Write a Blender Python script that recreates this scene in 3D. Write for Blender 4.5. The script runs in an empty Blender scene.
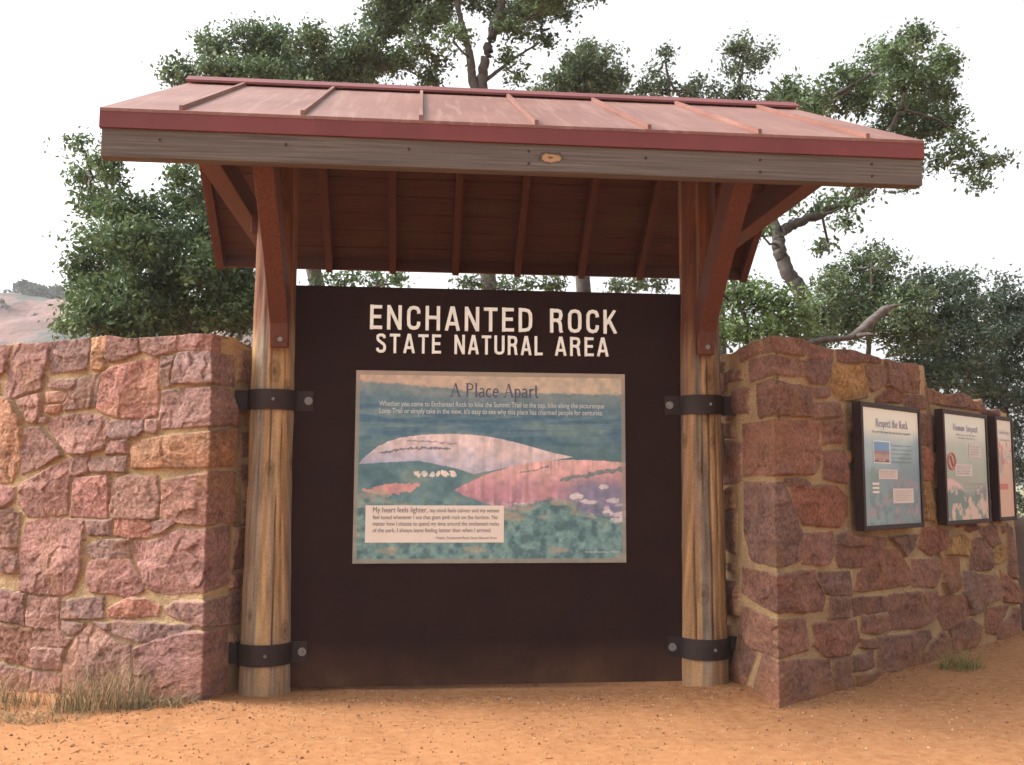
import bpy, math, random
import numpy as np
from mathutils import Matrix, Vector

random.seed(7)
RNG = np.random.default_rng(11)
EXPOSURE = 1.5
SC = bpy.context.scene
COL = SC.collection

# ------------------------------------------------------------------ camera numbers (also used to lay out the tree crowns)
YAW, PITCH, ROLL = math.radians(5.59), math.radians(5.93), math.radians(.24)
CAM = np.array([-.5507, -7.1576, 1.5]); FPX = 960.0

def cam_basis():
    cy, sy, cp, sp, cr, sr = math.cos(YAW), math.sin(YAW), math.cos(PITCH), math.sin(PITCH), math.cos(ROLL), math.sin(ROLL)
    f0 = np.array([sy, cy, 0]); r0 = np.array([cy, -sy, 0]); u0 = np.array([0, 0, 1.])
    f = cp*f0+sp*u0; u = -sp*f0+cp*u0
    return np.array([cr*r0+sr*u, -sr*r0+cr*u, f])
CB = cam_basis()

def ray(x, y):
    return CB.T @ np.array([(x-512)/FPX, -(y-382.5)/FPX, 1.])
def at(x, y, Y):
    d = ray(x, y); return CAM+d*(Y-CAM[1])/d[1]
def onplane(x, y, p, n):
    d = ray(x, y); return CAM+d*np.dot(np.asarray(p, float)-CAM, n)/np.dot(d, n)

# ------------------------------------------------------------------ noise
def vnoise(x, y, seed=0):
    t = np.random.default_rng(seed).random((256, 256))
    xi = np.floor(x).astype(int); yi = np.floor(y).astype(int)
    fx = x-xi; fy = y-yi
    fx = fx*fx*(3-2*fx); fy = fy*fy*(3-2*fy)
    a = t[xi % 256, yi % 256]; b = t[(xi+1) % 256, yi % 256]
    c = t[xi % 256, (yi+1) % 256]; d = t[(xi+1) % 256, (yi+1) % 256]
    return (a*(1-fx)+b*fx)*(1-fy)+(c*(1-fx)+d*fx)*fy
def fbm(x, y, seed=0, octv=4, gain=.5):
    s = 0; a = 1; n = 0
    for k in range(octv):
        s = s+a*vnoise(x*2**k+17.3*k, y*2**k+5.1*k, seed+k); n += a; a *= gain
    return s/n
def lin(c):
    c = np.asarray(c, float)/255.
    return np.where(c <= .04045, c/12.92, ((c+.055)/1.055)**2.4)
def sstep(a, b, x):
    t = np.clip((x-a)/(b-a), 0, 1); return t*t*(3-2*t)

# ------------------------------------------------------------------ materials
def new_mat(name):
    m = bpy.data.materials.new(name); m.use_nodes = True
    nt = m.node_tree; b = nt.nodes['Principled BSDF']
    return m, nt, b
def node(nt, typ, **kw):
    n = nt.nodes.new(typ)
    for k, v in kw.items():
        if k in n.inputs.keys(): n.inputs[k].default_value = v
        else: setattr(n, k, v)
    return n
def mixcol(nt, fac, a, b, blend='MIX'):
    n = nt.nodes.new('ShaderNodeMix'); n.data_type = 'RGBA'; n.blend_type = blend
    for sock, v in ((0, fac), (6, a), (7, b)):
        if hasattr(v, 'is_output'): nt.links.new(v, n.inputs[sock])
        else: n.inputs[sock].default_value = v if sock == 0 else (*v[:3], 1)
    return n.outputs[2]
def ramp(nt, src, lo, hi):
    r = nt.nodes.new('ShaderNodeMapRange'); r.inputs[1].default_value = lo; r.inputs[2].default_value = hi
    nt.links.new(src, r.inputs[0]); return r.outputs[0]
def coords(nt, scale=(1, 1, 1)):
    tc = nt.nodes.new('ShaderNodeTexCoord'); mp = nt.nodes.new('ShaderNodeMapping')
    mp.inputs['Scale'].default_value = scale
    nt.links.new(tc.outputs['Object'], mp.inputs[0]); return mp.outputs[0]
def noise(nt, vec, scale, detail=4, rough=.55):
    n = node(nt, 'ShaderNodeTexNoise'); n.inputs['Scale'].default_value = scale
    n.inputs['Detail'].default_value = detail; n.inputs['Roughness'].default_value = rough
    nt.links.new(vec, n.inputs['Vector']); return n.outputs['Fac']
def bump(nt, b, h, strength, dist=.01):
    n = node(nt, 'ShaderNodeBump'); n.inputs['Strength'].default_value = strength; n.inputs['Distance'].default_value = dist
    nt.links.new(h, n.inputs['Height']); nt.links.new(n.outputs[0], b.inputs['Normal'])
def attr(nt, name):
    a = nt.nodes.new('ShaderNodeAttribute'); a.attribute_name = name; return a

def mat_wood(name, c1, c2, axis, rough=.75, grain=1., knots=False, c3=None):
    m, nt, b = new_mat(name)
    st = [70, 70, 70]; st[axis] = 1.6
    g = noise(nt, coords(nt, st), grain*1.0, 5, .6)
    st2 = [3, 3, 3]; st2[axis] = .7
    g2 = noise(nt, coords(nt, st2), 1.6, 3)
    col = mixcol(nt, ramp(nt, g, .32, .68), c1, c2)
    col = mixcol(nt, ramp(nt, g2, .42, .72), col, c3 or tuple(x*.7 for x in c1))
    if knots:
        st3 = [1.6, 1.6, 1.6]; st3[axis] = .9
        v = node(nt, 'ShaderNodeTexVoronoi'); v.inputs['Scale'].default_value = 1.5
        nt.links.new(coords(nt, st3), v.inputs['Vector'])
        k = ramp(nt, v.outputs['Distance'], .075, .03)
        col = mixcol(nt, k, col, (.07, .045, .03))
    nt.links.new(col, b.inputs['Base Color']); b.inputs['Roughness'].default_value = rough
    bump(nt, b, g, .5, .004)
    return m

def mat_plain(name, c1, c2, scale=6, rough=.6, metal=0., bumpy=.1, spec=.5):
    m, nt, b = new_mat(name)
    n = noise(nt, coords(nt), scale, 5)
    col = mixcol(nt, ramp(nt, n, .3, .7), c1, c2)
    nt.links.new(col, b.inputs['Base Color']); b.inputs['Roughness'].default_value = rough
    b.inputs['Metallic'].default_value = metal; b.inputs['Specular IOR Level'].default_value = spec
    n2 = noise(nt, coords(nt), scale*9, 3)
    if bumpy: bump(nt, b, n2, bumpy, .004)
    return m

def mat_attr(name, rough=.8, speck=0., speck_scale=200, bumpy=0., spec=.3, dist=.004):
    m, nt, b = new_mat(name)
    a = attr(nt, 'Col'); col = a.outputs['Color']
    if speck:
        n = noise(nt, coords(nt), speck_scale, 3, .7)
        col = mixcol(nt, ramp(nt, n, .25, .75), tuple([1-speck]*3), tuple([1+speck]*3), 'MIX')
        mm = nt.nodes.new('ShaderNodeMix'); mm.data_type = 'RGBA'; mm.blend_type = 'MULTIPLY'
        mm.inputs[0].default_value = 1; nt.links.new(a.outputs['Color'], mm.inputs[6]); nt.links.new(col, mm.inputs[7])
        col = mm.outputs[2]
        if bumpy: bump(nt, b, n, bumpy, dist)
    nt.links.new(col, b.inputs['Base Color']); b.inputs['Roughness'].default_value = rough
    b.inputs['Specular IOR Level'].default_value = spec
    return m

def mat_leaf(name):
    m, nt, b = new_mat(name)
    a = attr(nt, 'Col')
    nt.links.new(a.outputs['Color'], b.inputs['Base Color']); b.inputs['Roughness'].default_value = .5
    b.inputs['Specular IOR Level'].default_value = .35
    tr = nt.nodes.new('ShaderNodeBsdfTranslucent'); nt.links.new(a.outputs['Color'], tr.inputs[0])
    mx = nt.nodes.new('ShaderNodeMixShader'); mx.inputs[0].default_value = .28
    nt.links.new(b.outputs[0], mx.inputs[1]); nt.links.new(tr.outputs[0], mx.inputs[2])
    nt.links.new(mx.outputs[0], nt.nodes['Material Output'].inputs[0])
    return m

M = {}
M['stone'] = mat_attr('granite_masonry', .9, .42, 75, .8, .2, .008)
M['ground'] = None
M['fascia'] = mat_wood('weathered_grey_timber', (.150, .124, .108), (.062, .048, .041), 0, .9, 1., True, (.10, .080, .068))
M['stain_x'] = mat_wood('red_stained_boards', (.105, .024, .011), (.05, .0125, .007), 0, .7, 1, True, (.085, .034, .016))
M['stain_s'] = mat_wood('red_stained_rafters', (.12, .028, .012), (.065, .016, .008), 1, .65)
M['stain_z'] = mat_wood('red_stained_bracket', (.135, .038, .015), (.06, .017, .009), 2, .65, .8, True, (.085, .024, .011))
def roof_mat():
    m, nt, b = new_mat('faded_red_roof_metal')
    n = noise(nt, coords(nt), 1.3, 6, .6); s_ = noise(nt, coords(nt, (22, 1.2, 1.2)), 1., 5, .6); f = noise(nt, coords(nt), 45, 4, .7)
    col = mixcol(nt, ramp(nt, n, .35, .68), (.215, .098, .074), (.155, .064, .048))
    col = mixcol(nt, ramp(nt, s_, .50, .74), col, (.275, .155, .125))
    col = mixcol(nt, ramp(nt, f, .62, .75), col, (.10, .05, .038))
    nt.links.new(col, b.inputs['Base Color']); b.inputs['Specular IOR Level'].default_value = .3
    b.inputs['Roughness'].default_value = .5
    bump(nt, b, n, .25, .03)
    return m
M['roof'] = roof_mat()
def add_knot(m, cx, cz, rx, rz):
    nt = m.node_tree; b = nt.nodes['Principled BSDF']; src = b.inputs['Base Color'].links[0].from_socket
    tc = nt.nodes.new('ShaderNodeTexCoord'); mp = nt.nodes.new('ShaderNodeMapping'); mp.vector_type = 'POINT'
    mp.inputs['Location'].default_value = (-cx/rx, 0, -cz/rz); mp.inputs['Scale'].default_value = (1/rx, 0, 1/rz)
    nt.links.new(tc.outputs['Object'], mp.inputs[0])
    nn = node(nt, 'ShaderNodeTexNoise'); nn.inputs['Scale'].default_value = 25; nt.links.new(tc.outputs['Object'], nn.inputs['Vector'])
    L = nt.nodes.new('ShaderNodeVectorMath'); L.operation = 'LENGTH'; nt.links.new(mp.outputs[0], L.inputs[0])
    ad = nt.nodes.new('ShaderNodeMath'); ad.operation = 'ADD'; nt.links.new(L.outputs['Value'], ad.inputs[0]); nt.links.new(nn.outputs['Fac'], ad.inputs[1])
    c1 = mixcol(nt, ramp(nt, ad.outputs[0], 1.75, 1.45), src, (.045, .034, .028))
    c2 = mixcol(nt, ramp(nt, ad.outputs[0], 1.42, 1.2), c1, (.34, .20, .105))
    c3 = mixcol(nt, ramp(nt, ad.outputs[0], .82, .70), c2, (.11, .045, .02))
    nt.links.new(c3, b.inputs['Base Color'])
M['trim'] = mat_plain('red_painted_trim_metal', (.165, .038, .036), (.125, .028, .027), 3, .45, 0, .03, .3)
def steel_mat():
    m, nt, b = new_mat('dark_rust_steel')
    n = noise(nt, coords(nt), 2.2, 6, .6); s_ = noise(nt, coords(nt, (14, 14, .6)), 1.5, 4); f = noise(nt, coords(nt), 90, 3, .7)
    col = mixcol(nt, ramp(nt, n, .35, .7), (.018, .0078, .0068), (.027, .0115, .0095))
    col = mixcol(nt, ramp(nt, s_, .55, .85), col, (.026, .011, .0085))
    sp = nt.nodes.new('ShaderNodeSeparateXYZ'); nt.links.new(coords(nt), sp.inputs[0])
    lo = ramp(nt, sp.outputs[2], .30, -.02)                 # rain-splashed dust along the bottom edge
    mu = nt.nodes.new('ShaderNodeMath'); mu.operation = 'MULTIPLY'; nt.links.new(lo, mu.inputs[0]); nt.links.new(ramp(nt, n, .25, .85), mu.inputs[1])
    col = mixcol(nt, mu.outputs[0], col, (.13, .062, .034))
    nt.links.new(col, b.inputs['Base Color']); b.inputs['Specular IOR Level'].default_value = .10
    rr = nt.nodes.new('ShaderNodeMapRange'); rr.inputs[3].default_value = .5; rr.inputs[4].default_value = .75
    nt.links.new(n, rr.inputs[0]); nt.links.new(rr.outputs[0], b.inputs['Roughness'])
    bump(nt, b, f, .12, .003)
    return m
M['steel'] = steel_mat()
M['band'] = mat_plain('dark_brown_steel_band', (.038, .024, .022), (.026, .016, .015), 7, .6, .1, .06, .25)
M['frame'] = mat_plain('dark_brown_frame_paint', (.034, .018, .017), (.026, .013, .013), 7, .6, 0, .05, .25)
M['bolt'] = mat_plain('galvanised_bolt', (.26, .25, .24), (.17, .165, .16), 60, .5, .5, .1)
M['letter'] = mat_plain('cream_brushed_letter_metal', (.93, .91, .82), (.85, .82, .73), 20, .38, .55, .04)
M['post'] = mat_attr('peeled_log', .85, .22, 70, .35, .2)
M['print'] = mat_attr('laminated_print', .38, 0, spec=.4)
M['card'] = mat_plain('cream_card', (.74, .66, .58), (.70, .62, .55), 8, .5, 0, 0)
M['card2'] = mat_plain('pale_caption_card', (.60, .55, .50), (.55, .5, .46), 8, .5, 0, 0)
M['ink_blue'] = mat_plain('slate_blue_ink', (.075, .085, .15), (.09, .1, .17), 30, .5, 0, 0)
M['ink_grey'] = mat_plain('grey_ink', (.11, .10, .12), (.16, .15, .17), 30, .5, 0, 0)
M['ink_white'] = mat_plain('white_ink', (.62, .64, .63), (.5, .54, .55), 30, .5, 0, 0)
M['ink_lilac'] = mat_plain('faded_lilac_ink', (.28, .27, .38), (.33, .31, .42), 30, .5, 0, 0)
M['ink_red'] = mat_plain('faded_red_ink', (.48, .13, .11), (.5, .17, .15), 30, .5, 0, 0)
M['leaf'] = mat_leaf('oak_leaf')
M['bark'] = mat_plain('oak_bark', (.045, .037, .032), (.095, .08, .07), 14, .9, 0, .9)
M['deadwood'] = mat_plain('bleached_dead_wood', (.15, .125, .11), (.07, .056, .05), 16, .95, 0, 1.)
M['grass'] = mat_attr('dry_grass', .8)
M['brown_rock'] = mat_plain('dull_brown_granite', (.15, .10, .08), (.09, .06, .05), 3, .9, 0, .6)
M['gravel'] = mat_attr('gravel_chips', .9)
M['rock'] = mat_plain('pale_pink_granite', (.40, .28, .24), (.30, .21, .19), 2, .9, 0, .5)

def ground_mat():
    m, nt, b = new_mat('decomposed_granite')
    c = coords(nt)
    big = noise(nt, c, .9, 5, .6); mid = noise(nt, c, 14, 5, .65); fine = noise(nt, c, 140, 3, .7)
    col = mixcol(nt, ramp(nt, big, .35, .65), (.35, .158, .066), (.265, .112, .045))
    col = mixcol(nt, ramp(nt, mid, .38, .72), col, (.40, .20, .092))
    col = mixcol(nt, ramp(nt, fine, .60, .74), col, (.13, .05, .022))
    col = mixcol(nt, ramp(nt, fine, .36, .26), col, (.42, .24, .13))
    # the far ground beyond the clearing is dry scrub
    sp = nt.nodes.new('ShaderNodeSeparateXYZ'); nt.links.new(c, sp.inputs[0])
    far = ramp(nt, sp.outputs[1], 14, 40)
    col = mixcol(nt, far, col, (.17, .15, .075))
    nt.links.new(col, b.inputs['Base Color']); b.inputs['Roughness'].default_value = .95
    b.inputs['Specular IOR Level'].default_value = .15
    ad = nt.nodes.new('ShaderNodeMath'); ad.operation = 'ADD'
    nt.links.new(mid, ad.inputs[0]); nt.links.new(fine, ad.inputs[1])
    bump(nt, b, ad.outputs[0], .6, .009)
    return m
M['ground'] = ground_mat()

def hill_mat():
    m, nt, b = new_mat('granite_hillside')
    c = coords(nt)
    n1 = noise(nt, c, .035, 6, .62); n2 = noise(nt, c, .12, 5, .6)
    col = mixcol(nt, ramp(nt, n2, .3, .7), (.19, .098, .08), (.105, .06, .054))
    col = mixcol(nt, ramp(nt, n1, .47, .53), col, (.045, .05, .038))
    nt.links.new(col, b.inputs['Base Color']); b.inputs['Roughness'].default_value = .95
    bump(nt, b, n2, .8, 2.)
    return m
M['hill'] = hill_mat()

add_knot(M['fascia'], .27, 3.565, .085, .034)
# ------------------------------------------------------------------ objects
ORIGIN = {}
def thing(name, label, cat, loc=(0, 0, 0), group=None):
    o = bpy.data.objects.new(name, None); COL.objects.link(o); o.location = loc
    o.empty_display_size = .2
    o['label'] = label; o['category'] = cat
    if group: o['group'] = group
    ORIGIN[o] = np.array(loc, float); return o
def tag(o, label, cat, group=None, kind=None):
    if label: o['label'] = label
    if cat: o['category'] = cat
    if group: o['group'] = group
    if kind: o['kind'] = kind
    return o
def link_mesh(name, me, mats, parent, label=None):
    o = bpy.data.objects.new(name, me); COL.objects.link(o)
    for mt in (mats if isinstance(mats, (list, tuple)) else [mats]): me.materials.append(mt)
    if parent is not None: o.parent = parent; ORIGIN[o] = ORIGIN[parent]
    else: ORIGIN[o] = np.zeros(3)
    if label: o['label'] = label
    return o
class MB:
    """collects world-space shapes; build() links them as one mesh"""
    def __init__(s): s.v = []; s.f = []; s.n = 0; s.c = []
    def add(s, v, f, c=None):
        v = np.asarray(v, float); s.v.append(v)
        s.f += [tuple(i+s.n for i in q) for q in f]; s.n += len(v)
        if c is not None:
            c = np.asarray(c, float)
            s.c.append(np.tile(c, (len(v), 1)) if c.ndim == 1 else c)
    def box(s, x0, x1, y0, y1, z0, z1, c=None):
        v = [(x, y, z) for z in (z0, z1) for y in (y0, y1) for x in (x0, x1)]
        s.add(v, [(0, 2, 3, 1), (4, 5, 7, 6), (0, 1, 5, 4), (2, 6, 7, 3), (0, 4, 6, 2), (1, 3, 7, 5)], c)
    def hexa(s, v, c=None):
        s.add(v, [(0, 2, 3, 1), (4, 5, 7, 6), (0, 1, 5, 4), (2, 6, 7, 3), (0, 4, 6, 2), (1, 3, 7, 5)], c)
    def prism_x(s, prof, x0, x1, c=None):      # prof: list of (y,z) counter-clockwise, extruded along x
        n = len(prof); v = [(x0, y, z) for y, z in prof]+[(x1, y, z) for y, z in prof]
        f = [tuple(range(n)), tuple(range(2*n-1, n-1, -1))]+[(i, i+n, (i+1) % n+n, (i+1) % n) for i in range(n)]
        s.add(v, f, c)
    def tube(s, pts, rad, seg=8, c=None, cap=True):
        pts = np.asarray(pts, float); n = len(pts); rad = np.broadcast_to(rad, n)
        ring = []
        up = np.array([0, 0, 1.])
        for i in range(n):
            t = pts[min(i+1, n-1)]-pts[max(i-1, 0)]; t = t/(np.linalg.norm(t)+1e-9)
            a = np.cross(t, up if abs(t[2]) < .9 else np.array([1., 0, 0])); a /= np.linalg.norm(a)+1e-9
            b = np.cross(t, a)
            th = np.linspace(0, 2*np.pi, seg, endpoint=False)
            ring.append(pts[i]+rad[i]*(np.cos(th)[:, None]*a+np.sin(th)[:, None]*b))
        v = np.concatenate(ring); f = []
        for i in range(n-1):
            for k in range(seg):
                f.append((i*seg+k, i*seg+(k+1) % seg, (i+1)*seg+(k+1) % seg, (i+1)*seg+k))
        if cap: f += [tuple(range(seg-1, -1, -1)), tuple(range((n-1)*seg, n*seg))]
        s.add(v, f, c)
    def build(s, name, mats, parent=None, label=None, smooth=False, bevel=0):
        v = np.concatenate(s.v) if s.v else np.zeros((0, 3))
        if parent is not None: v = v-ORIGIN[parent]
        me = bpy.data.meshes.new(name); me.from_pydata(v.tolist(), [], s.f); me.update()
        if s.c:
            ca = me.color_attributes.new('Col', 'FLOAT_COLOR', 'POINT')
            cc = np.concatenate(s.c); ca.data.foreach_set('color', np.hstack([cc, np.ones((len(cc), 1))]).ravel())
        if smooth: me.polygons.foreach_set('use_smooth', [True]*len(me.polygons))
        o = link_mesh(name, me, mats, parent, label)
        if bevel:
            bv = o.modifiers.new('bevel', 'BEVEL'); bv.width = bevel; bv.segments = 2; bv.limit_method = 'ANGLE'
        return o
def grid_mesh(name, V, C, mats, parent=None, label=None, smooth=True, quads=None):
    """V (n,m,3) world grid, C (n,m,3) colours or None"""
    n, m = V.shape[:2]
    v = V.reshape(-1, 3)-(ORIGIN[parent] if parent is not None else 0)
    if quads is None:
        i = np.arange(n*m).reshape(n, m)
        q = np.stack([i[:-1, :-1], i[1:, :-1], i[1:, 1:], i[:-1, 1:]], -1).reshape(-1, 4)
    else: q = quads
    me = quad_mesh(name, v, q, None if C is None else C.reshape(-1, 3), smooth)
    return link_mesh(name, me, mats, parent, label)
def quad_mesh(name, v, q, c=None, smooth=False):
    me = bpy.data.meshes.new(name); k = q.shape[1]
    me.vertices.add(len(v)); me.vertices.foreach_set('co', np.asarray(v, np.float32).ravel())
    me.loops.add(q.size); me.loops.foreach_set('vertex_index', q.astype(np.int32).ravel())
    me.polygons.add(len(q)); me.polygons.foreach_set('loop_start', np.arange(0, q.size, k, dtype=np.int32))
    me.polygons.foreach_set('use_smooth', np.full(len(q), smooth))
    me.update(calc_edges=True); me.validate()
    if c is not None:
        ca = me.color_attributes.new('Col', 'FLOAT_COLOR', 'POINT')
        ca.data.foreach_set('color', np.hstack([c, np.ones((len(c), 1))]).astype(np.float32).ravel())
    return me

# ------------------------------------------------------------------ lettering
def text_shape(body, bold=0., depth=0., spacing=1., align='LEFT', line=1.):
    cu = bpy.data.curves.new('lettering', 'FONT'); cu.body = body; cu.size = 1; cu.offset = bold
    cu.extrude = depth; cu.space_character = spacing; cu.align_x = align; cu.space_line = line
    cu.resolution_u = 4
    o = bpy.data.objects.new('lettering', cu); COL.objects.link(o)
    dg = bpy.context.evaluated_depsgraph_get(); dg.update()
    me = bpy.data.meshes.new_from_object(o.evaluated_get(dg))
    v = np.empty(len(me.vertices)*3, np.float32); me.vertices.foreach_get('co', v)
    f = [tuple(p.vertices) for p in me.polygons]
    bpy.data.objects.remove(o); bpy.data.curves.remove(cu); bpy.data.meshes.remove(me)
    return v.reshape(-1, 3).astype(float), f
def put_text(mb, body, org, ux, uz, nrm, x0, x1, z0, z1, bold=0., depth=.0, spacing=1., line=1., lift=.002, fit='both', align='LEFT'):
    """fit the text into the rectangle x0..x1, z0..z1 of the plane (org, ux, uz)"""
    v, f = text_shape(body, bold, depth, spacing, align, line)
    a = v[:, :2].min(0); b = v[:, :2].max(0)
    sx = (x1-x0)/(b[0]-a[0]); sz = (z1-z0)/(b[1]-a[1])
    if fit == 'height': sx = min(sz, sx)
    X = x0+(v[:, 0]-a[0])*sx; Z = z0+(v[:, 1]-a[1])*sz; D = lift+v[:, 2]
    mb.add(np.asarray(org)+X[:, None]*ux+Z[:, None]*uz+D[:, None]*nrm, f)

K, T = .13, .055      # thick and thin strokes of the serif alphabet
def _arc(cx, cy, rx, ry, a0, a1, n=9):
    return [(cx+rx*math.cos(math.radians(a0+(a1-a0)*i/n)), cy+ry*math.sin(math.radians(a0+(a1-a0)*i/n))) for i in range(n+1)]
def _sf(x, y, w=.11): return (T, [(x-w, y), (x+w, y)])
GL = {
 'A': (.74, [(T, [(.08, 0), (.36, 1)]), (K, [(.36, 1), (.66, 0)]), (T, [(.18, .36), (.53, .36)]), _sf(.08, .02), _sf(.66, .02)]),
 'P': (.66, [(K, [(.16, 0), (.16, 1)]), (.09, [(.16, .97)]+_arc(.34, .75, .22, .22, 90, -90)+[(.16, .53)]), _sf(.16, .02), _sf(.1, .98, .09)]),
 'R': (.72, [(K, [(.16, 0), (.16, 1)]), (.09, [(.16, .97)]+_arc(.34, .76, .2, .21, 90, -90)+[(.16, .55)]), (K, [(.36, .55), (.62, 0)]), _sf(.16, .02), _sf(.64, .02, .07)]),
 'H': (.8, [(K, [(.16, 0), (.16, 1)]), (K, [(.62, 0), (.62, 1)]), (T, [(.16, .52), (.62, .52)]), _sf(.16, .02), _sf(.62, .02), _sf(.16, .98), _sf(.62, .98)]),
 'I': (.34, [(K, [(.16, 0), (.16, 1)]), _sf(.16, .02), _sf(.16, .98)]),
 'G': (.74, [(.11, _arc(.4, .5, .3, .47, 50, 330, 14)), (K, [(.64, .05), (.64, .42)]), _sf(.62, .42)]),
 'l': (.3, [(K, [(.15, 0), (.15, 1.02)]), _sf(.15, .02), (T, [(.06, 1.0), (.15, 1.0)])]),
 'i': (.3, [(K, [(.15, 0), (.15, .64)]), _sf(.15, .02), (K, [(.15, .8), (.15, .93)])]),
 'a': (.52, [(.1, _arc(.24, .48, .16, .15, 150, 0, 7)+[(.4, .05), (.48, .02)]), (.1, [(.4, .36)]+_arc(.22, .18, .14, .16, 90, 320, 9))]),
 'c': (.5, [(.11, _arc(.27, .32, .18, .3, 45, 320, 12))]),
 'e': (.52, [(.1, [(.1, .36), (.44, .36)]+_arc(.27, .32, .18, .3, 10, 320, 12))]),
 'o': (.56, [(.11, _arc(.28, .32, .2, .3, 0, 360, 14))]),
 'g': (.52, [(.1, _arc(.25, .4, .16, .21, 0, 360, 12)), (.1, _arc(.25, -.08, .18, .16, 120, 400, 10))]),
 'p': (.56, [(K, [(.14, -.3), (.14, .64)]), (.1, _arc(.29, .32, .18, .3, 130, -130, 10)), _sf(.14, -.29, .1)]),
 'r': (.42, [(K, [(.14, 0), (.14, .64)]), (.1, [(.14, .42), (.22, .56), (.32, .62), (.39, .56)]), _sf(.14, .02, .1)]),
 't': (.36, [(K, [(.16, .92), (.16, .14), (.22, .04), (.33, .06)]), (T, [(.03, .63), (.32, .63)])]),
 's': (.44, [(.1, [(.38, .54), (.28, .62), (.14, .58), (.12, .45), (.34, .22), (.32, .08), (.18, .01), (.06, .09)])]),
 'h': (.6, [(K, [(.14, 0), (.14, 1.02)]), (.1, [(.14, .45), (.24, .6), (.36, .62), (.45, .5)]), (K, [(.45, .5), (.45, 0)]), _sf(.14, .02, .09), _sf(.45, .02, .09)]),
 'n': (.6, [(K, [(.14, 0), (.14, .64)]), (.1, [(.14, .45), (.24, .6), (.36, .62), (.45, .5)]), (K, [(.45, .5), (.45, 0)])]),
 'u': (.6, [(K, [(.14, .64), (.14, .14)]), (.1, [(.14, .16), (.24, .02), (.36, .06), (.46, .18)]), (K, [(.46, .64), (.46, 0)])]),
 'm': (.88, [(K, [(.14, 0), (.14, .64)]), (.1, [(.14, .45), (.24, .6), (.34, .6), (.42, .5)]), (K, [(.42, .5), (.42, 0)]), (.1, [(.42, .45), (.52, .6), (.62, .6), (.7, .5)]), (K, [(.7, .5), (.7, 0)])]),
 'k': (.56, [(K, [(.14, 0), (.14, 1.02)]), (T, [(.14, .28), (.42, .62)]), (.11, [(.24, .38), (.5, 0)]), _sf(.14, .02, .09)]),
 ' ': (.34, []),
}
def ribbon(pts, wd, ax, ay):
    """offset a polyline (glyph units, ax/ay metres per unit) to a constant width; returns the two sides"""
    q = np.array(pts, float)*np.array([ax, ay]); n = len(q); closed = np.allclose(q[0], q[-1]) and n > 3
    seg = np.diff(q, axis=0); seg /= np.linalg.norm(seg, axis=1)[:, None]+1e-12
    nr = np.stack([-seg[:, 1], seg[:, 0]], 1); L = []; Rr = []
    for i in range(n):
        if closed: a, b = nr[(i-1) % (n-1)], nr[i % (n-1)]
        else: a, b = nr[max(i-1, 0)], nr[min(i, n-2)]
        m = a+b; m = m/(m@m)*2 if m@m > .5 else b
        L.append(q[i]+m*wd/2); Rr.append(q[i]-m*wd/2)
    return np.array(L), np.array(Rr)
def put_ribbon(mb, L, Rr, org, ux, uz, nrm, x, z, d0, d1):
    n = len(L); v = []
    for P_ in (L, Rr):
        for d in (d0, d1):
            v.append(np.asarray(org)+(x+P_[:, 0])[:, None]*ux+(z+P_[:, 1])[:, None]*uz+d*nrm)
    v = np.concatenate(v); f = []            # L0 L1 R0 R1
    for i in range(n-1):
        f += [(n+i, n+i+1, 3*n+i+1, 3*n+i), (i, i+1, n+i+1, n+i), (2*n+i, 3*n+i, 3*n+i+1, 2*n+i+1)]
    f += [(0, n, 3*n, 2*n), (n-1, 3*n-1, 4*n-1, 2*n-1)]
    mb.add(v, f)
def serif_text(mb, body, org, ux, uz, nrm, x0, x1, z0, cap, lift=.002):
    w = sum(GL[ch][0] for ch in body); sx = (x1-x0)/w; x = x0; lay = 0
    for ch in body:
        adv, strokes = GL[ch]
        for wd, pl in strokes:
            lay += 1; L, Rr = ribbon(pl, wd*(sx+cap)/2, sx, cap)
            put_ribbon(mb, L, Rr, org, ux, uz, nrm, x, z0, lift-.0008, lift+.00005*(lay % 19))
        x += adv*sx
_S = [(.40, .76), (.39, .86), (.32, .915), (.25, .92), (.17, .915), (.10, .86), (.09, .76), (.11, .67), (.18, .60), (.27, .53), (.36, .46), (.41, .38), (.42, .26), (.40, .15), (.33, .085), (.25, .08), (.17, .085), (.10, .15), (.085, .25)]
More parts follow.
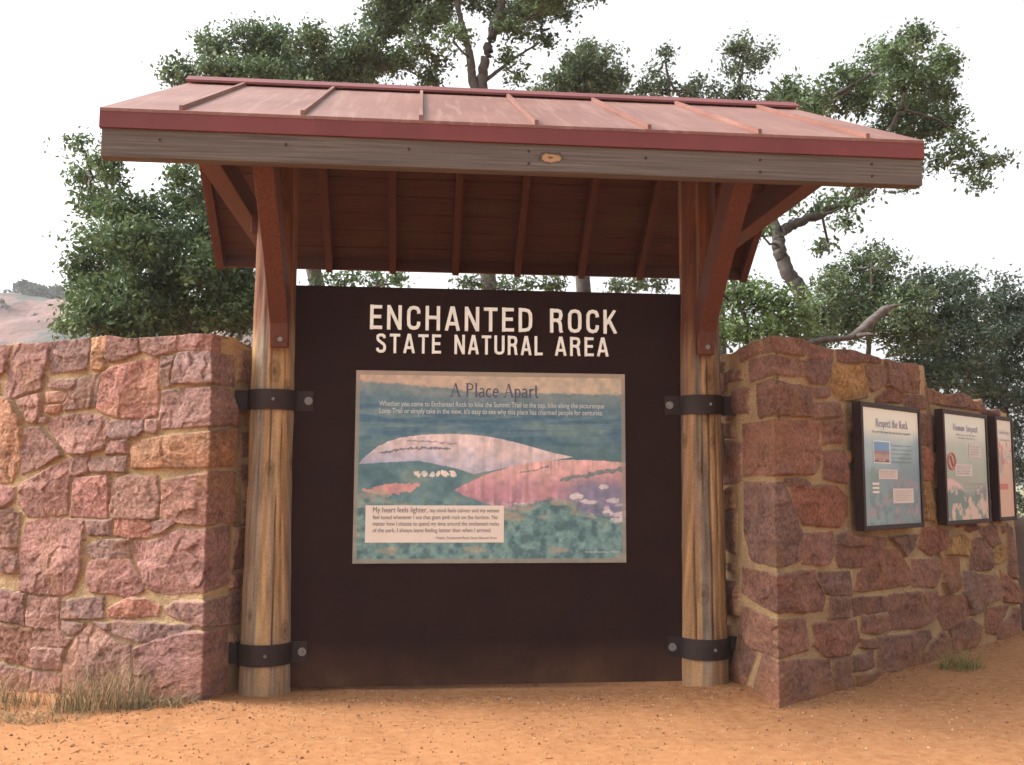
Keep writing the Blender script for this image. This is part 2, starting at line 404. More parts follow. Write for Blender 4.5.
SANS = {
 'E': (.46, [[(.085, 0), (.085, 1)], [(.085, .92), (.44, .92)], [(.085, .52), (.41, .52)], [(.085, .08), (.45, .08)]]),
 'N': (.56, [[(.085, 0), (.085, 1)], [(.475, 0), (.475, 1)], [(.085, .98), (.475, .02)]]),
 'C': (.52, [[(.44, .68), (.43, .80), (.38, .89), (.27, .925), (.16, .89), (.095, .78), (.085, .5), (.095, .22), (.16, .11), (.27, .075), (.38, .11), (.43, .20), (.44, .34)]]),
 'H': (.56, [[(.085, 0), (.085, 1)], [(.475, 0), (.475, 1)], [(.085, .53), (.475, .53)]]),
 'A': (.56, [[(.07, 0), (.265, .99)], [(.295, .99), (.49, 0)], [(.14, .29), (.42, .29)], [(.22, .95), (.34, .95)]]),
 'T': (.50, [[(.25, 0), (.25, .9)], [(.01, .92), (.49, .92)]]),
 'D': (.54, [[(.085, 0), (.085, 1)], [(.085, .92), (.25, .92), (.37, .88), (.44, .76), (.455, .5), (.44, .24), (.37, .12), (.25, .08), (.085, .08)]]),
 'R': (.54, [[(.085, 0), (.085, 1)], [(.085, .92), (.30, .92), (.40, .88), (.435, .74), (.40, .58), (.30, .52), (.085, .52)], [(.31, .50), (.39, .42), (.41, .30), (.42, .10), (.46, 0)]]),
 'O': (.56, [[(.28, .925), (.16, .89), (.095, .78), (.085, .5), (.095, .22), (.16, .11), (.28, .075), (.40, .11), (.465, .22), (.475, .5), (.465, .78), (.40, .89), (.28, .925)]]),
 'K': (.56, [[(.085, 0), (.085, 1)], [(.45, 1), (.12, .40)], [(.23, .57), (.48, 0)]]),
 'S': (.51, [_S]),
 'U': (.55, [[(.085, 1), (.085, .28), (.10, .17), (.16, .10), (.275, .075), (.39, .10), (.45, .17), (.465, .28), (.465, 1)]]),
 'L': (.44, [[(.085, 0), (.085, 1)], [(.085, .08), (.43, .08)]]),
}
def sans_word(mb, body, org, ux, uz, nrm, x0, x1, z0, z1, wd=.135, gap=.13, d0=.0, d1=.02):
    cap = z1-z0; w = sum(SANS[c][0] for c in body)+gap*(len(body)-1); sx = (x1-x0)/w; x = x0
    for ch in body:
        adv, st = SANS[ch]
        for k, pl in enumerate(st):
            L, Rr = ribbon(pl, wd*cap, sx, cap)
            L[:, 1] = L[:, 1].clip(0, cap); Rr[:, 1] = Rr[:, 1].clip(0, cap)
            put_ribbon(mb, L, Rr, org, ux, uz, nrm, x, z0, d0, d1+.00012*k)
        x += (adv+gap)*sx
def plate(mb, org, ux, uz, nrm, x0, x1, z0, z1, d0, d1, c=None):
    v = []
    for d in (d0, d1):
        for z in (z0, z1):
            for x in (x0, x1): v.append(np.asarray(org)+x*ux+z*uz+d*nrm)
    mb.add(v, [(0, 2, 3, 1), (4, 5, 7, 6), (0, 1, 5, 4), (2, 6, 7, 3), (0, 4, 6, 2), (1, 3, 7, 5)], c)
def print_grid(name, fn, org, ux, uz, nrm, x0, x1, z0, z1, nx, nz, d, mats, parent, label=None):
    U, W = np.meshgrid(np.linspace(0, 1, nx), np.linspace(0, 1, nz), indexing='ij')
    C = lin(fn(U, 1-W))*PRINT
    X = x0+U*(x1-x0); Z = z0+W*(z1-z0)
    V = np.asarray(org)+X[..., None]*ux+Z[..., None]*uz+d*nrm
    return grid_mesh(name, V, C, mats, parent, label, False)
PRINT = .98
def inside(poly, X, Y):
    p = np.asarray(poly, float); r = np.zeros(X.shape, bool); j = len(p)-1
    for i in range(len(p)):
        xi, yi = p[i]; xj, yj = p[j]
        if yi != yj:
            r ^= ((yi > Y) != (yj > Y)) & (X < (xj-xi)*(Y-yi)/(yj-yi)+xi)
        j = i
    return r
def polydist(poly, X, Y):
    p = np.asarray(poly, float); d = np.full(X.shape, 1e9)
    for i in range(len(p)):
        a = p[i-1]; b = p[i]; e = b-a; L = e@e+1e-12
        t = np.clip(((X-a[0])*e[0]+(Y-a[1])*e[1])/L, 0, 1)
        d = np.minimum(d, np.hypot(X-a[0]-t*e[0], Y-a[1]-t*e[1]))
    return np.where(inside(p, X, Y), d, -d)

# ------------------------------------------------------------------ rubble walls: outlines of the stones as they sit on each face
PK, GO, RD, GY, DK = (.172, .088, .074), (.235, .132, .062), (.182, .082, .060), (.156, .088, .078), (.140, .074, .062)
OR = (.225, .112, .070)
LEFT_F = [  # stones of the front face, clockwise, in picture pixels
 ([(-8,343),(7,345),(2,371),(-8,376)],PK),
 ([(12,345),(25,341),(47,340),(48,354),(43,369),(39,388),(20,395),(6,400),(2,393),(5,368)],PK),
 ([(48,342),(85,336),(86,354),(83,369),(48,372),(45,357)],GY),
 ([(88,336),(103,334),(102,366),(99,369),(90,369)],OR),
 ([(104,335),(135,332),(135,348),(137,352),(120,359),(108,361),(104,357)],PK),
 ([(137,333),(174,329),(175,335),(173,350),(152,355),(140,351),(138,345)],PK),
 ([(160,356),(172,355),(170,371),(168,386),(161,386),(159,379)],GY),
 ([(102,373),(109,367),(130,362),(154,357),(157,388),(155,415),(142,419),(119,418),(102,414),(94,409),(95,400),(98,385)],(0.202,0.092,0.070)),
 ([(45,379),(73,379),(73,384),(68,388),(48,387),(44,384)],GY),
 ([(76,379),(98,372),(95,391),(92,407),(63,411),(62,405),(68,393)],GY),
 ([(44,392),(59,391),(65,394),(61,402),(45,402)],PK),
 ([(42,406),(59,405),(60,408),(56,413),(44,413)],RD),
 ([(38,418),(45,418),(44,423),(38,423)],PK),
 ([(15,401),(38,393),(40,400),(36,420),(32,424),(25,422)],PK),
 ([(-14,398),(0,397),(8,401),(19,419),(20,429),(19,445),(19,457),(15,472),(10,482),(0,483),(-14,480)],OR),
 ([(46,418),(85,413),(102,418),(108,422),(104,446),(102,449),(85,454),(67,454),(56,442),(45,428)],PK),
 ([(24,429),(38,428),(56,447),(60,456),(42,466),(20,474),(20,450)],PK),
 ([(109,422),(125,420),(142,420),(142,431),(137,437),(120,440),(112,439),(107,436)],GY),
 ([(145,420),(156,420),(156,430),(153,434),(145,432)],GY),
 ([(104,446),(109,442),(127,441),(126,453),(105,454)],PK),
 ([(90,459),(127,456),(124,472),(92,471),(89,465)],GY),
 ([(69,459),(87,456),(88,471),(76,475),(70,474)],PK),
 ([(66,460),(69,474),(66,515),(56,516),(27,516),(17,503),(19,484)],PK),
 ([(-10,485),(0,486),(13,487),(13,498),(7,505),(0,508),(-8,505)],PK),
 ([(73,478),(108,475),(109,487),(106,518),(70,517)],(0.190,0.084,0.070)),
 ([(113,481),(125,476),(156,476),(159,500),(156,518),(130,519),(110,518)],PK),
 ([(152,521),(169,520),(178,523),(161,533),(153,534)],GY),
 ([(115,521),(120,520),(151,521),(151,536),(130,538),(114,536)],RD),
 ([(85,521),(110,521),(110,535),(88,535)],GY),
 ([(25,523),(42,518),(83,521),(83,545),(82,570),(73,591),(63,595),(39,593),(20,590),(19,560)],(0.179,0.090,0.078)),
 ([(-8,512),(0,511),(10,510),(20,513),(18,547),(0,548),(-8,548)],PK),
 ([(-8,551),(0,550),(18,549),(17,573),(7,573),(0,571),(-8,570)],PK),
 ([(87,547),(102,540),(130,540),(132,556),(122,558),(93,558),(88,553)],GY),
 ([(90,563),(100,559),(130,558),(134,565),(142,580),(144,590),(130,598),(120,595),(105,593),(91,592),(87,575)],PK),
 ([(109,610),(120,603),(130,599),(145,599),(160,606),(158,616),(120,618),(109,617)],(0.224,0.106,0.078)),
 ([(114,622),(120,621),(185,625),(189,626),(184,631),(161,638),(145,641),(125,638),(113,633)],GY),
 ([(81,632),(92,623),(104,631),(120,643),(131,646),(133,699),(65,699),(66,660),(75,640)],PK),
 ([(64,600),(104,597),(104,618),(64,618)],GY),
 ([(64,621),(85,623),(83,628),(75,634),(63,629)],GY),
 ([(95,622),(110,624),(110,630),(104,629)],GY),
 ([(30,595),(60,598),(61,629),(30,625)],PK),
 ([(-8,588),(0,589),(27,594),(26,625),(0,620),(-8,619)],PK),
 ([(36,630),(61,630),(73,638),(68,646),(36,645)],PK),
 ([(34,647),(66,648),(64,670),(32,667)],PK),
 ([(-8,623),(0,624),(33,630),(34,645),(32,666),(8,662),(0,655),(-8,655)],RD),
 ([(-8,660),(8,666),(31,671),(31,700),(-8,696)],PK),
 ([(34,671),(63,674),(62,700),(34,700)],PK),
]
LEFT_C = [  # stones that turn the corner: front points, then points on the end face
 ([(175,350),(176,329)],[(225,332),(225,352)],PK),
 ([(172,384),(175,353)],[(237,356),(239,386)],GY),
 ([(160,429),(157,420),(161,391)],[(229,389),(240,425)],GY),
 ([(132,468),(131,455),(130,443),(163,436)],[(234,430),(234,466)],OR),
 ([(183,524),(161,518),(162,481),(205,472)],[(237,472),(237,522)],(0.190,0.092,0.073)),
 ([(169,594),(152,590),(145,583),(143,570),(136,560),(133,542),(156,540),(165,534),(183,530)],[(230,526),(229,583)],PK),
 ([(191,625),(179,618),(165,612),(164,609),(176,602)],[(239,592),(239,624)],GY),
 ([(182,706),(137,702),(136,648),(144,644),(188,631)],[(227,627),(225,692)],PK),
]
RIGHT_F = [
 ([(812,340),(838,344),(837,360),(812,358)],PK),([(840,345),(865,348),(866,362),(842,362)],PK),
 ([(867,348),(885,351),(884,362),(867,362)],PK),
 ([(888,353),(919,356),(924,373),(923,393),(905,392),(890,386),(889,368)],PK),
 ([(808,360),(836,361),(830,384),(814,383),(808,374)],GY),
 ([(838,365),(865,365),(871,381),(871,397),(852,400),(843,400),(833,386)],GO),
 ([(869,366),(885,365),(888,382),(876,391),(870,385)],GY),
 ([(879,398),(893,389),(906,394),(906,402),(880,402)],RD),([(907,395),(928,396),(928,409),(908,408)],PK),
 ([(929,386),(955,390),(958,407),(931,402)],PK),([(958,391),(971,392),(971,408),(958,407)],GY),
 ([(972,393),(983,394),(984,411),(972,409)],PK),([(984,404),(1001,408),(1002,416),(984,413)],GY),
 ([(817,388),(831,389),(831,397),(817,397)],GY),([(815,403),(841,403),(845,416),(815,418)],PK),
 ([(825,421),(843,418),(844,442),(825,444)],PK),([(825,451),(846,451),(848,483),(825,478)],PK),
 ([(788,480),(806,479),(813,484),(810,486),(790,486)],GY),
 ([(794,488),(825,485),(839,486),(849,497),(849,516),(841,527),(805,525),(797,510)],RD),
 ([(802,535),(834,532),(835,552),(825,565),(803,564)],PK),([(837,536),(850,529),(853,547),(836,545)],GY),
 ([(853,536),(888,538),(887,546),(854,546)],PK),
 ([(837,549),(855,547),(881,547),(876,556),(864,567),(840,567),(837,560)],PK),
 ([(818,572),(850,572),(853,594),(832,596),(825,592)],GY),
 ([(855,591),(859,574),(880,548),(898,550),(911,570),(912,584),(886,588),(862,592)],(0.196,0.090,0.067)),
 ([(890,538),(919,535),(914,548),(905,557),(900,549)],GY),
 ([(923,526),(946,531),(944,548),(931,556),(919,547)],RD),
 ([(913,560),(937,559),(938,577),(934,586),(912,586)],PK),
 ([(941,557),(960,559),(961,589),(946,595),(942,582)],RD),
 ([(948,537),(965,535),(974,543),(970,557),(962,555),(947,554)],GO),
 ([(970,541),(982,538),(991,555),(987,570),(970,570)],PK),([(978,527),(994,526),(1000,543),(991,547)],PK),
 ([(995,547),(1006,543),(1006,560),(994,565)],GO),([(1008,524),(1013,529),(1015,579),(1008,574)],PK),
 ([(964,572),(975,572),(982,610),(967,615),(962,596)],GY),([(977,574),(996,577),(1001,596),(984,606)],PK),
 ([(1000,570),(1008,577),(1016,586),(1016,603),(1003,601)],RD),
 ([(851,598),(887,596),(887,610),(854,615)],DK),([(828,598),(848,598),(848,617),(828,618)],GY),
 ([(889,594),(936,590),(936,615),(917,627),(888,630)],PK),
 ([(938,596),(965,594),(975,610),(962,620),(943,630),(937,618)],RD),
 ([(812,625),(820,622),(855,620),(859,639),(850,654),(825,656),(812,645),(815,634)],(0.190,0.087,0.070)),
 ([(860,616),(884,614),(886,630),(876,634),(861,631)],PK),([(859,639),(875,639),(874,648),(859,647)],DK),
 ([(877,638),(929,630),(930,637),(919,654),(918,666),(890,672),(876,668)],GY),
 ([(920,654),(941,630),(949,642),(952,656),(920,666)],DK),([(851,657),(872,650),(873,666),(852,672)],GY),
 ([(832,659),(848,657),(850,696),(836,699)],GY),([(852,675),(876,670),(892,677),(891,686),(852,694)],DK),
 ([(895,678),(929,668),(930,676),(907,686)],GY),([(931,667),(953,658),(954,668),(934,676)],GY),
 ([(948,630),(970,618),(982,627),(975,644),(953,654)],PK),([(984,608),(1008,606),(994,634),(984,632)],RD),
 ([(996,633),(1012,608),(1018,608),(1019,644),(996,648)],PK),([(956,655),(976,646),(994,649),(994,656),(960,668)],PK),
 ([(922,413),(933,415),(933,445),(923,445)],DK),([(923,448),(934,448),(934,480),(923,480)],RD),
 ([(924,483),(934,483),(935,520),(925,520)],GO),
]
RIGHT_C = [ # end-face points, then front points
 ([(757,354),(758,341)],[(810,339),(806,355)],PK),
 ([(746,382),(745,361)],[(806,360),(808,376)],PK),
 ([(756,417),(757,383)],[(815,387),(813,416)],PK),
 ([(741,476),(739,425)],[(821,421),(824,427),(820,440),(824,449),(821,467),(814,474)],(0.179,0.084,0.067)),
 ([(751,560),(742,530),(742,483)],[(787,483),(794,507),(801,530),(800,560),(788,566)],GY),
 ([(757,603),(742,592),(742,567)],[(815,570),(825,597),(823,611),(792,611)],PK),
 ([(744,645),(742,606),(757,612)],[(806,618),(807,650)],PK),
 ([(756,689),(764,654)],[(828,659),(830,700),(801,708)],PK),
]
RIGHT_E = [([(736,350),(756,342),(757,352),(736,362)],PK),([(742,612),(757,655),(745,690),(736,680)],DK)]

def rubble(name, corner, sgn, dF, nF, dE, nE, fronts, corners, ends, s_front, s_end, top_fn, step, parent, seed, thick, tone):
    """One continuous stone face: the end face, the corner and the front. s<0 on one side of the corner, s>0 on the other."""
    rng = np.random.default_rng(seed)
    corner = np.array([corner[0], corner[1], 0.])
    dF = np.array([*dF, 0.]); nF = np.array([*nF, 0.]); dE = np.array([*dE, 0.]); nE = np.array([*nE, 0.])
    def uvF(p):
        q = onplane(p[0], p[1], corner+nF*.045, nF); return (sgn*np.dot(q-corner, dF), q[2])
    def uvE(p):
        q = onplane(p[0], p[1], corner+nE*.045, nE); return (-sgn*np.dot(q-corner, dE), q[2])
    P = [([uvF(p) for p in pl], t) for pl, t in fronts]+[([uvE(p) for p in pl], t) for pl, t in ends]
    for a, b, t in corners:
        P.append(([uvF(p) for p in a]+[uvE(p) for p in b], t) if sgn < 0 else ([uvE(p) for p in a]+[uvF(p) for p in b], t))
    s0, s1 = (-s_front, s_end) if sgn < 0 else (-s_end, s_front)
    # fill what the outlines leave open with more stones of falling size
    cs = .02
    gx = np.arange(s0, s1, cs); gz = np.arange(-.1, 2.7, cs)
    GX, GZ = np.meshgrid(gx, gz, indexing='ij'); occ = np.zeros(GX.shape, bool)
    occ |= GZ > np.vectorize(top_fn)(GX)+.0
    for pl, t in P: occ |= polydist(pl, GX, GZ) > -.010
    tints = [PK, PK, GY, GY, RD, DK, PK, OR]
    for w, h, tries in ((.42, .27, 500), (.30, .2, 700), (.2, .14, 900), (.13, .10, 900), (.08, .07, 500)):
        for _ in range(tries):
            cx = rng.uniform(s0, s1) if rng.random() < .6 else (rng.uniform(0, s1) if sgn < 0 else rng.uniform(s0, 0)); cz = rng.uniform(-.05, 2.62)
            ww = w*rng.uniform(.8, 1.2)/2; hh = h*rng.uniform(.8, 1.2)/2
            if cz+hh > top_fn(cx)+.01: continue
            i0, i1 = int((cx-ww-s0)/cs), int((cx+ww-s0)/cs)+2; j0, j1 = int((cz-hh+.1)/cs), int((cz+hh+.1)/cs)+2
            if i0 < 0 or j0 < 0 or i1 > len(gx) or j1 > len(gz) or occ[i0:i1, j0:j1].any(): continue
            j = lambda k: rng.uniform(-.16, .16)*k
            pl = [(cx-ww+j(ww), cz-hh+j(hh)), (cx-ww+j(ww), cz+hh+j(hh)), (cx+j(ww), cz+hh+j(hh)*.5), (cx+ww+j(ww), cz+hh+j(hh)), (cx+ww+j(ww), cz-hh+j(hh)), (cx+j(ww), cz-hh+j(hh)*.5)]
            P.append((pl, tints[rng.integers(len(tints))]))
            occ[max(i0-1, 0):i1+1, max(j0-1, 0):j1+1] |= polydist(pl, GX[max(i0-1, 0):i1+1, max(j0-1, 0):j1+1], GZ[max(i0-1, 0):i1+1, max(j0-1, 0):j1+1]) > -.012
    S = np.arange(s0, s1+step, step); nz = int(2.66/step)
    tops = np.array([top_fn(s) for s in S]); tops = tops+.018*(vnoise(S*6, S*0+.5, seed+3)-.5)*2
    W = np.linspace(0, 1, nz)
    SS = np.repeat(S[:, None], nz, 1); ZZ = -.10+(tops[:, None]+.10)*W[None, :]
    wx = SS+.018*(fbm(SS*5, ZZ*5, seed+20, 2)-.5)+.010*(fbm(SS*30, ZZ*30, seed+21, 3)-.5)
    wz = ZZ+.018*(fbm(SS*5, ZZ*5, seed+22, 2)-.5)+.010*(fbm(SS*30, ZZ*30, seed+23, 3)-.5)
    best = np.full(SS.shape, -.05); sid = np.full(SS.shape, -1)
    for k, (pl, t) in enumerate(P):
        a = np.array(pl); lo = a.min(0)-.07; hi = a.max(0)+.07
        m = (wx > lo[0]) & (wx < hi[0]) & (wz > lo[1]) & (wz < hi[1])
        if not m.any(): continue
        d = polydist(pl, wx[m], wz[m]); bb = best[m]; up = d > bb
        bb[up] = d[up]; best[m] = bb; ss = sid[m]; ss[up] = k; sid[m] = ss
    d = best+.0075
    H = np.zeros(SS.shape); C = np.zeros(SS.shape+(3,))
    mort = np.array([.31, .21, .12])*(np.array(tone)*.5+.5)
    mn = fbm(SS*40, ZZ*40, seed+9, 3)-.5
    C[:] = mort*(1+.5*(fbm(SS*9, ZZ*9, seed+8, 3)-.5))[..., None]
    H[:] = .010*mn
    sx = fbm(SS*14, ZZ*14, seed+30, 5)-.5; sx2 = fbm(SS*55, ZZ*55, seed+31, 3, .7)-.5
    st1 = fbm(SS*7+3, ZZ*7, seed+33, 4)-.5; st2 = fbm(SS*2.2+3, ZZ*26, seed+34, 4)-.5
    for k, (pl, t) in enumerate(P):
        m = (sid == k) & (d > 0)
        if not m.any(): continue
        a = np.array(pl); c = a.mean(0); ext = (a.max(0)-a.min(0))
        x = SS[m]-c[0]; z = ZZ[m]-c[1]; size = min(1., ext.min()/.3)
        tt = np.clip(d[m]/.008, 0, 1)
        # rock face: the lowest of a few tilted break planes
        pl_h = np.full(x.shape, 9.)
        for _ in range(4):
            an = rng.uniform(0, 2*np.pi); sl = rng.uniform(.02, .26)
            pl_h = np.minimum(pl_h, .034+rng.uniform(-.004, .034)*size+sl*(np.cos(an)*x+np.sin(an)*z))
        ns = int(np.clip(ext.prod()/.004, 4, 26)); sp_ = np.stack([rng.uniform(-.5, .5, ns)*ext[0], rng.uniform(-.5, .5, ns)*ext[1]], 1)
        xx = x+.03*sx[m]; zz = z+.03*st1[m]
        near = np.argmin((xx[:, None]-sp_[:, 0])**2+(zz[:, None]-sp_[:, 1])**2, axis=1)
        gsl = rng.normal(size=(ns, 2))*.13; off = rng.uniform(-.003, .003, ns)
        chip = ((xx-sp_[near, 0])*gsl[near, 0]+(zz-sp_[near, 1])*gsl[near, 1]+off[near]).clip(-.011, .011)
        edge = np.sqrt(np.clip(tt*(2-tt), 0, 1))
        H[m] = edge*np.clip(pl_h, .014, .075)+tt*(.65*chip+.010*size*sx[m]+.009*sx2[m]+.006*size*st2[m])
        base = np.array(t)*np.array(tone)*rng.uniform(.86, 1.12)*(1+rng.uniform(-.035, .035, 3))
        col = base[None]*(1+.7*st1[m]+.5*st2[m]+1.3*sx2[m])[:, None]
        warm = np.clip((fbm(SS[m]*4+k, ZZ[m]*4, seed+40, 3)-.58)*5, 0, 1)[:, None]
        col = col*(1-.35*warm)+np.array([.22, .115, .065])*np.array(tone)*.35*warm
        dust = np.clip(1-d[m]/.007, 0, 1)[:, None]*.25                     # mortar smeared over the arrises
        C[m] = np.clip(col*(1-dust)+mort*dust, .02, .9)
    # orange dirt splashed on the lowest course
    dirt = (np.clip(1-ZZ/.32, 0, 1)*sstep(.35, .7, fbm(SS*5, ZZ*5, seed+50, 4)+.25*np.clip(1-ZZ/.2, 0, 1)))[..., None]*.55
    C = C*(1-dirt)+np.array([.29, .12, .05])*dirt
    front = SS < 0 if sgn < 0 else SS > 0
    pos = corner+np.where(front[..., None], sgn*SS[..., None]*dF, -sgn*SS[..., None]*dE)
    N = np.where(front[..., None], nF, nE); mit = (nF+nE)/(1+nF@nE)
    N = N+(mit-N)*np.clip(1-np.abs(SS)/.14, 0, 1)[..., None]
    batter = (1-ZZ/2.55)*.05
    V = pos+N*(H+batter)[..., None]; V[..., 2] = ZZ
    # the wall's top and back
    inn = np.where(front, thick, .05)[:, -1]
    DIN = np.where(front[:, -1:], dE, -nE)
    rows = [V]; cols = [C]
    for dep, dz in ((.5, .006), (1., -.012)):
        r = (pos[:, -1]+DIN*(inn*dep)[:, None]).copy()
        r[:, 2] = ZZ[:, -1]+dz+.02*(vnoise(S*9, S*0+dep*3, seed+5)-.5)-.03*(~front[:, -1])
        rows.append(r[:, None]); cols.append(C[:, -1:])
    r = rows[-1][:, 0].copy(); r[:, 2] = -.1; rows.append(r[:, None]); cols.append(C[:, :1])
    V = np.concatenate(rows, 1); C = np.concatenate(cols, 1)
    for end in ((0,) if sgn < 0 else (-1,)):
        e = V[end].copy(); e[:nz] += dE*thick*.98; c = C[end]
        V = np.concatenate([e[None], V]) if end == 0 else np.concatenate([V, e[None]])
        C = np.concatenate([c[None], C]) if end == 0 else np.concatenate([C, c[None]])
    return grid_mesh('stonework', V, C, M['stone'], parent)

def left_top(s): return 2.535+.012*math.sin(s*5)-(0. if s < .35 else .03)
def right_top(s):
    if s < -.3: return 2.52
    if s < 2.30: return 2.545+.012*math.sin(s*6)
    if s < 2.60: return 2.56
    if s < 3.95: return 2.335+.02*math.sin(s*8)
    return 2.24+.02*math.sin(s*9)
ca, sa = math.cos(math.radians(22)), math.sin(math.radians(22))
LCOR, RCOR = (-2.012, -.275), (1.945, -.605)
RD_D = np.array([.7804, .6253, 0]); RD_N = np.array([.6253, -.7804, 0])

wl = thing('stone_wall', 'pink granite wall left of the kiosk, with dry grass at its foot', 'stone wall', (LCOR[0], LCOR[1], 0))
rubble('l', LCOR, -1, (-ca, sa), (-sa, -ca), (.37, .929), (.929, -.37), LEFT_F, LEFT_C, [], 3.3, 1.7, left_top, .0072, wl, 100, .55, (1.40, 1.48, 1.44))
wr = thing('stone_wall', 'brown stone wall right of the kiosk, carrying the three framed signs', 'stone wall', (RCOR[0], RCOR[1], 0))
rubble('r', RCOR, 1, RD_D[:2], RD_N[:2], (-.10, .995), (-.995, -.10), RIGHT_F, RIGHT_C, RIGHT_E, 4.62, 1.7, right_top, .0082, wr, 200, .55, (1.10, 1.07, .92))  # lower tone than the left wall paints this side's shade into the stone colour

# ------------------------------------------------------------------ ground
def mound(X, Y):
    z = .035*(fbm(X*1.1+50, Y*1.1+50, 60, 3)-.5)+0.018*(fbm(X*5+50, Y*7+50, 61, 3)-.5)+.006*(fbm(X*30+90, Y*30+90, 62, 2)-.5)
    near = np.exp(-((X+2.0)**2+(Y+.28)**2)/.16)*.03+np.exp(-((X-1.75)**2+(Y+.3)**2)/.14)*.035
    return z+near+.035*np.exp(-((Y-.45)/.32)**2)*(np.abs(X) < 3.2)
def geo(a, b, n): return a*(b/a)**(np.arange(1, n+1)/n)
fx = np.arange(-5.2, 6.6, .04); fy = np.arange(-3.4, 2.6, .04)
gx = np.concatenate([(-5.2-geo(.1, 1200, 26))[::-1], fx, fx[-1]+geo(.1, 1200, 26)])
gy = np.concatenate([(-3.4-geo(.1, 1200, 26))[::-1], fy, fy[-1]+geo(.1, 1200, 26)])
GX, GY_ = np.meshgrid(gx, gy, indexing='ij')
gz = mound(np.clip(GX, -40, 40), np.clip(GY_, -40, 40))
g = grid_mesh('ground', np.stack([GX, GY_, gz], -1), None, M['ground'])
tag(g, 'orange decomposed granite ground in front of the kiosk', 'ground', kind='structure')

# loose chips and straw lying on it
rng = np.random.default_rng(5)
n = 17000
px = rng.uniform(-4.6, 5.6, n); py = -3.0+3.6*rng.random(n)**.8
sz = np.exp(rng.normal(-5.3, .5, n)).clip(.002, .012)
base = mound(px, py)
oct_ = np.array([(1, 0, 0), (-1, 0, 0), (0, 1, 0), (0, -1, 0), (0, 0, .8), (0, 0, -.8)])
of = np.array([(0, 2, 4), (2, 1, 4), (1, 3, 4), (3, 0, 4), (2, 0, 5), (1, 2, 5), (3, 1, 5), (0, 3, 5)])
v = oct_[None]*sz[:, None, None]*rng.uniform(.5, 1.3, (n, 6, 3))
an = rng.uniform(0, 6.28, n); c, s_ = np.cos(an)[:, None], np.sin(an)[:, None]
st = np.where(rng.random(n) < .25, rng.uniform(2, 5, n), 1)[:, None]; thn = np.where(st > 1, .35, 1)
vx = v[..., 0]*st*.8; vy = v[..., 1]*thn
v = np.stack([vx*c-vy*s_+px[:, None], vx*s_+vy*c+py[:, None], v[..., 2]*thn+base[:, None]+.2*sz[:, None]], -1)
wall_lit = rng.random(n) < .22; py = np.where(wall_lit, np.where(px < -1.4, -.42-.05*(px+1.9), np.where(px > 1.8, -.75+.8*(px-1.87), -.25))-np.abs(rng.normal(0, .16, n)), py); base = mound(px, py)
v = np.stack([vx*c-vy*s_+px[:, None], vx*s_+vy*c+py[:, None], oct_[None, :, 2]*sz[:, None]*thn+base[:, None]+.2*sz[:, None]], -1)
pal = np.array([(.36, .19, .09), (.28, .125, .055), (.17, .075, .04), (.40, .27, .16), (.33, .155, .07)])
cc = pal[rng.integers(0, 5, n)]*rng.uniform(.8, 1.15, (n, 1))
q = (of[None]+6*np.arange(n)[:, None, None]).reshape(-1, 3)
gr = link_mesh('gravel', quad_mesh('gravel', v.reshape(-1, 3), q, np.repeat(cc, 6, 0)), M['gravel'], None)
tag(gr, 'loose chips and straw scattered over the orange ground', 'gravel', kind='stuff')

# distant granite hillside to the left
hx = np.linspace(-330, 60, 160); hy = np.linspace(70, 330, 110)
HX, HY = np.meshgrid(hx, hy, indexing='ij')
hz = 37*sstep(75, 205, HY+18*(fbm(HX*.02+9, HY*.02+9, 70, 3)-.5))*(1-.9*sstep(-45, 40, HX))
hz = hz+(12*(fbm(HX*.03+5, HY*.03+5, 71, 5)-.5)+5*(fbm(HX*.12+5, HY*.12+5, 72, 4)-.5))*sstep(70, 110, HY)*(1-.9*sstep(-45, 40, HX))-.3
hill = grid_mesh('hillside', np.stack([HX, HY, hz], -1), None, M['hill'])
tag(hill, 'pale pink granite hillside far off beyond the left wall', 'hillside', kind='structure')
def hill_z(x, y):
    i = np.clip((x+330)/390*159, 0, 158.99); j = np.clip((y-70)/260*109, 0, 108.99)
    return hz[int(i), int(j)]

# ------------------------------------------------------------------ kiosk
L0, L1 = -2.504, 2.76
EY, EZ = -1.259, 3.758; RY, RZ = .858, 4.817; BY, BZ = 2.20, 3.68
ks = thing('kiosk', 'timber kiosk with red metal gable roof on two log posts', 'kiosk', (0, 0, 0))
fs = (RZ-EZ)/(RY-EY); bs = (BZ-RZ)/(BY-RY)

def ztop(y): return EZ+(y-EY)*fs if y < RY else RZ+(y-RY)*bs
# metal roof: two slopes with standing seams
mb = MB()
t = .02
mb.prism_x([(EY-.015, EZ-.008), (RY, RZ), (RY, RZ+t), (EY-.015, EZ-.008+t)][::-1], L0-.01, L1+.01)
mb.prism_x([(RY, RZ-.001), (BY+.02, ztop(BY+.02)), (BY+.02, ztop(BY+.02)+t), (RY, RZ+t-.001)][::-1], L0-.01, L1+.01)
roof = mb.build('metal_roof', M['roof'], ks)
xs = [-2.035+.7375*k for k in range(7)]
for x in xs:
    s = MB(); h = .032
    s.prism_x([(EY, EZ+t-.004), (RY-.06, ztop(RY-.06)+t-.004), (RY-.06, ztop(RY-.06)+t+h), (EY, EZ+t+h)][::-1], x-.012, x+.012)
    s.prism_x([(RY+.06, ztop(RY+.06)+t-.004), (BY, BZ+t-.004), (BY, BZ+t+h), (RY+.06, ztop(RY+.06)+t+h)][::-1], x-.0115, x+.0115)
    s.build('standing_seam', M['roof'], roof)
s = MB()
